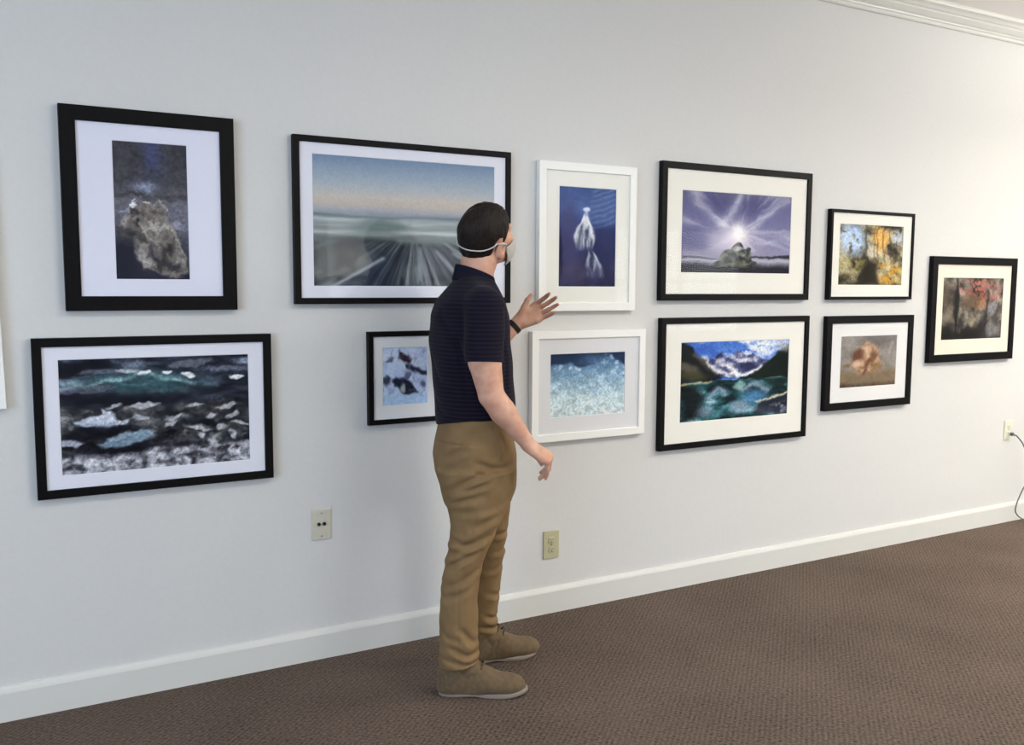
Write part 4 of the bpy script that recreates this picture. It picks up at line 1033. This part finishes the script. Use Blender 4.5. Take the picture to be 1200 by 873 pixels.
# --- hair, cut by a side outline in the head's own frame
def build_hair():
    c = HC; g = Grid(c - .16, c + .16, .0024)
    g.ell(hp(-.014, 0, .024), (.100, .0805, .089), HR, .0); g.ell(hp(.0, 0, .042), (.090, .074, .079), HR, .012); g.ell(hp(-.045, 0, -.014), (.064, .068, .078), HR, .015)
    side = np.array([(.083, .060), (.070, .050), (.060, .026), (.040, .010), (.030, -.022), (.014, -.026), (.014, .004), (-.006, .012), (-.026, -.004), (-.031, -.044), (-.046, -.078), (-.075, -.090), (-.14, -.080), (-.15, .15), (.12, .16), (.12, .085)])
    def clip(X, Y, Z):
        x, y, z = np.broadcast_arrays(*to_head(X, Y, Z))
        d = np.full(x.shape, 9.); ins = np.zeros(x.shape, bool)
        for i in range(len(side)):
            a, b = side[i], side[(i + 1) % len(side)]; e = b - a
            h = np.clip(((x - a[0]) * e[0] + (z - a[1]) * e[1]) / (e @ e), 0, 1)
            d = np.minimum(d, np.hypot(x - a[0] - e[0] * h, z - a[1] - e[1] * h))
            if a[1] != b[1]: ins ^= ((a[1] > z) != (b[1] > z)) & (x < (b[0] - a[0]) * (z - a[1]) / (b[1] - a[1]) + a[0])
        return np.where(ins, -d, d).astype(np.float32)
    g.cut(clip, c - .16, c + .16, .008)
    def tuft(X, Y, Z):
        x, y, z = to_head(X, Y, Z)
        top = np.clip((z - .0) / .08, 0, 1)
        return (-.0022 * top * np.sin(95 * y + 40 * x) * np.sin(60 * x + 30 * z) - .001 * np.sin(210 * y + 90 * z) * np.sin(160 * x - 60 * z)).astype(np.float32)
    g.offset(tuft, c - .16, c + .16)
    sdf_obj('hair', g, m_hair, man); return g
hair_g = build_hair()

# --- face mask over nose and chin, its elastic running round the back of the head
def build_mask():
    g = Grid(HC - .16, HC + .16, .0026)
    def shell(X, Y, Z):
        x, y, z = to_head(X, Y, Z)
        rx, ry, rz = .082, .069, .075
        q = np.sqrt(((x - .036) / rx) ** 2 + (y / ry) ** 2 + ((z + .056) / rz) ** 2)
        d = (q - 1) * .075
        reg = np.maximum(np.maximum(.030 + .25 * np.abs(z + .05) - x, z + .002 + .50 * np.abs(y)), -z - .118)
        return np.maximum(np.maximum(np.abs(d) - .0028, reg), -1).astype(np.float32)
    g.add(shell, HC - .15, HC + .15, 0)
    mk = sdf_obj('face_mask', g, m_mask, man)
    pts = []
    def inside(p):
        for gr in (hair_g, body_g):
            q = np.rint((p - gr.lo) / gr.h).astype(int)
            if np.all(q >= 0) and np.all(q < gr.n) and gr.f[tuple(q)] < 0: return True
        return False
    for k in range(-28, 29):
        a = math.pi + k / 28 * 2.25; q_ = abs(k) / 28; zz = -.014 + .014 * math.exp(-((q_ - .68) / .2) ** 2) - .030 * float(ss(.78, 1., np.array(q_))) + .006 * math.sin(a); r = .135
        while r > .06 and not inside(hp(-.012 + r * math.cos(a), r * math.sin(a), zz)): r -= .0006
        pts.append((r, a, zz))
    rr = np.array([p[0] for p in pts])
    for _ in range(3): rr[1:-1] = np.maximum(rr[1:-1], .25 * rr[:-2] + .5 * rr[1:-1] + .25 * rr[2:])
    pts = [hp(-.012 + (r + .0022) * math.cos(a), (r + .0022) * math.sin(a), zz) for r, (_, a, zz) in zip(rr, pts)]
    V, Fc = tube(pts, .0024, 8); mesh_obj('elastic_strap', V, Fc, m_strap, mk, True)
build_mask()
for y in (-1, 1):
    bm = bmesh.new(); bmesh.ops.create_uvsphere(bm, u_segments=20, v_segments=12, radius=.0118)
    e = bm_obj('eye', bm, m_eye, man, True); e.location = hp(.0765, y * .031, .0)
    bm = bmesh.new(); bmesh.ops.create_uvsphere(bm, u_segments=16, v_segments=8, radius=.0058)
    i_ = bm_obj('iris', bm, m_iris, e, True); q = HR @ np.array([1, 0, 0]); i_.location = q * .0072
    V, Fc = tube([hp(.0925, y * .012, .021), hp(.0915, y * .026, .0255), hp(.0805, y * .045, .0225)], [.003, .0036, .0018], 8); mesh_obj('eyebrow', V, Fc, m_hair, man, True)

# --- watch on the left wrist
d = np.array(WL) - np.array([-.02, .33, 1.2]); d /= np.linalg.norm(d); c0 = np.array(WL) - d * .026
u1 = np.cross(d, [0, 1, 0]); u1 /= np.linalg.norm(u1); u2 = np.cross(d, u1)
def strap_ring(r, w, t):
    V = []; Fc = []; n = 36
    for k in range(n):
        a = 2 * math.pi * k / n; rad = u1 * math.cos(a) + u2 * math.sin(a)
        for rr, ww in ((r, -w), (r + t, -w * .8), (r + t, w * .8), (r, w)): V.append(c0 + rad * rr + d * ww)
    for k in range(n):
        j = (k + 1) % n
        for q in range(4): Fc.append((k * 4 + q, k * 4 + (q + 1) % 4, j * 4 + (q + 1) % 4, j * 4 + q))
    return V, Fc
V, Fc = strap_ring(.0285, .0105, .003); wt = mesh_obj('wristwatch', V, Fc, m_watch, man)
bm = bmesh.new(); o_ = c0 - np.array([0, -1, 0]) * .031; bm_cyl(bm, o_, (0, 1, 0), .017, .009, 28); bm_obj('watch_case', bm, m_watch, wt)


# ------------------------------------------------------------------ light
def area(name, loc, rot, sx, sy, power, col):
    l = bpy.data.lights.new(name, 'AREA'); l.shape = 'RECTANGLE'; l.size = sx; l.size_y = sy; l.energy = power; l.color = col
    o = bpy.data.objects.new(name, l); COL.objects.link(o); o.location = loc; o.rotation_euler = rot; return o
WARMC = (1.0, .965, .90); DAY = (.55, .73, 1.0)
for x, y, p in ((-.9, 1.1, 21), (2.2, .9, 40), (5.2, .9, 44), (8.2, .9, 36), (1.0, -2.0, 16), (5.2, -2.0, 34)):
    area('ceiling_lamp', (x, y, ZT - .02), (0, 0, 0), 1.2, .6, p, WARMC)
area('ceiling_fill', (6.4, 1.1, 2.4), (math.pi, 0, 0), 2.2, .5, 215, WARMC)     # added fill without a fixture, aimed up to brighten the right-hand ceiling
for h in front_windows:
    area('daylight', ((h[0] + h[1]) / 2, YB - .16, (h[2] + h[3]) / 2), (math.radians(90), 0, 0), h[1] - h[0], h[3] - h[2], 70, (.95, .97, 1.0))
h = left_windows[0]
area('daylight', (XL - .16, (h[0] + h[1]) / 2, (h[2] + h[3]) / 2), (math.radians(90), 0, math.radians(-90)), h[1] - h[0], h[3] - h[2], 215, DAY)
w = bpy.data.worlds.new('world'); scene.world = w; w.use_nodes = True
w.node_tree.nodes['Background'].inputs[0].default_value = (.75, .85, 1, 1); w.node_tree.nodes['Background'].inputs[1].default_value = 1.0

# ------------------------------------------------------------------ camera
cd = bpy.data.cameras.new('camera'); cam = bpy.data.objects.new('camera', cd); COL.objects.link(cam)
cd.sensor_fit = 'HORIZONTAL'; cd.sensor_width = 36; cd.lens = 1070.42 / 1200 * 36; cd.clip_start = .05
from mathutils import Matrix
Fv = Vector((0.48701806, 0.86816161, -0.09544016)); Rv = Vector((0.87237562, -0.48880829, 0.00521884)); Uv = Vector((0.04212114, 0.08580134, 0.99542149))
M = Matrix(((Rv.x, Uv.x, -Fv.x, 0), (Rv.y, Uv.y, -Fv.y, 0), (Rv.z, Uv.z, -Fv.z, ZC), (0, 0, 0, 1)))
cam.matrix_world = M
scene.camera = cam
vs_ = scene.view_settings
vs_.view_transform = 'Standard'; vs_.look = 'None'; vs_.gamma = 1; vs_.exposure = 0; vs_.use_curve_mapping = False
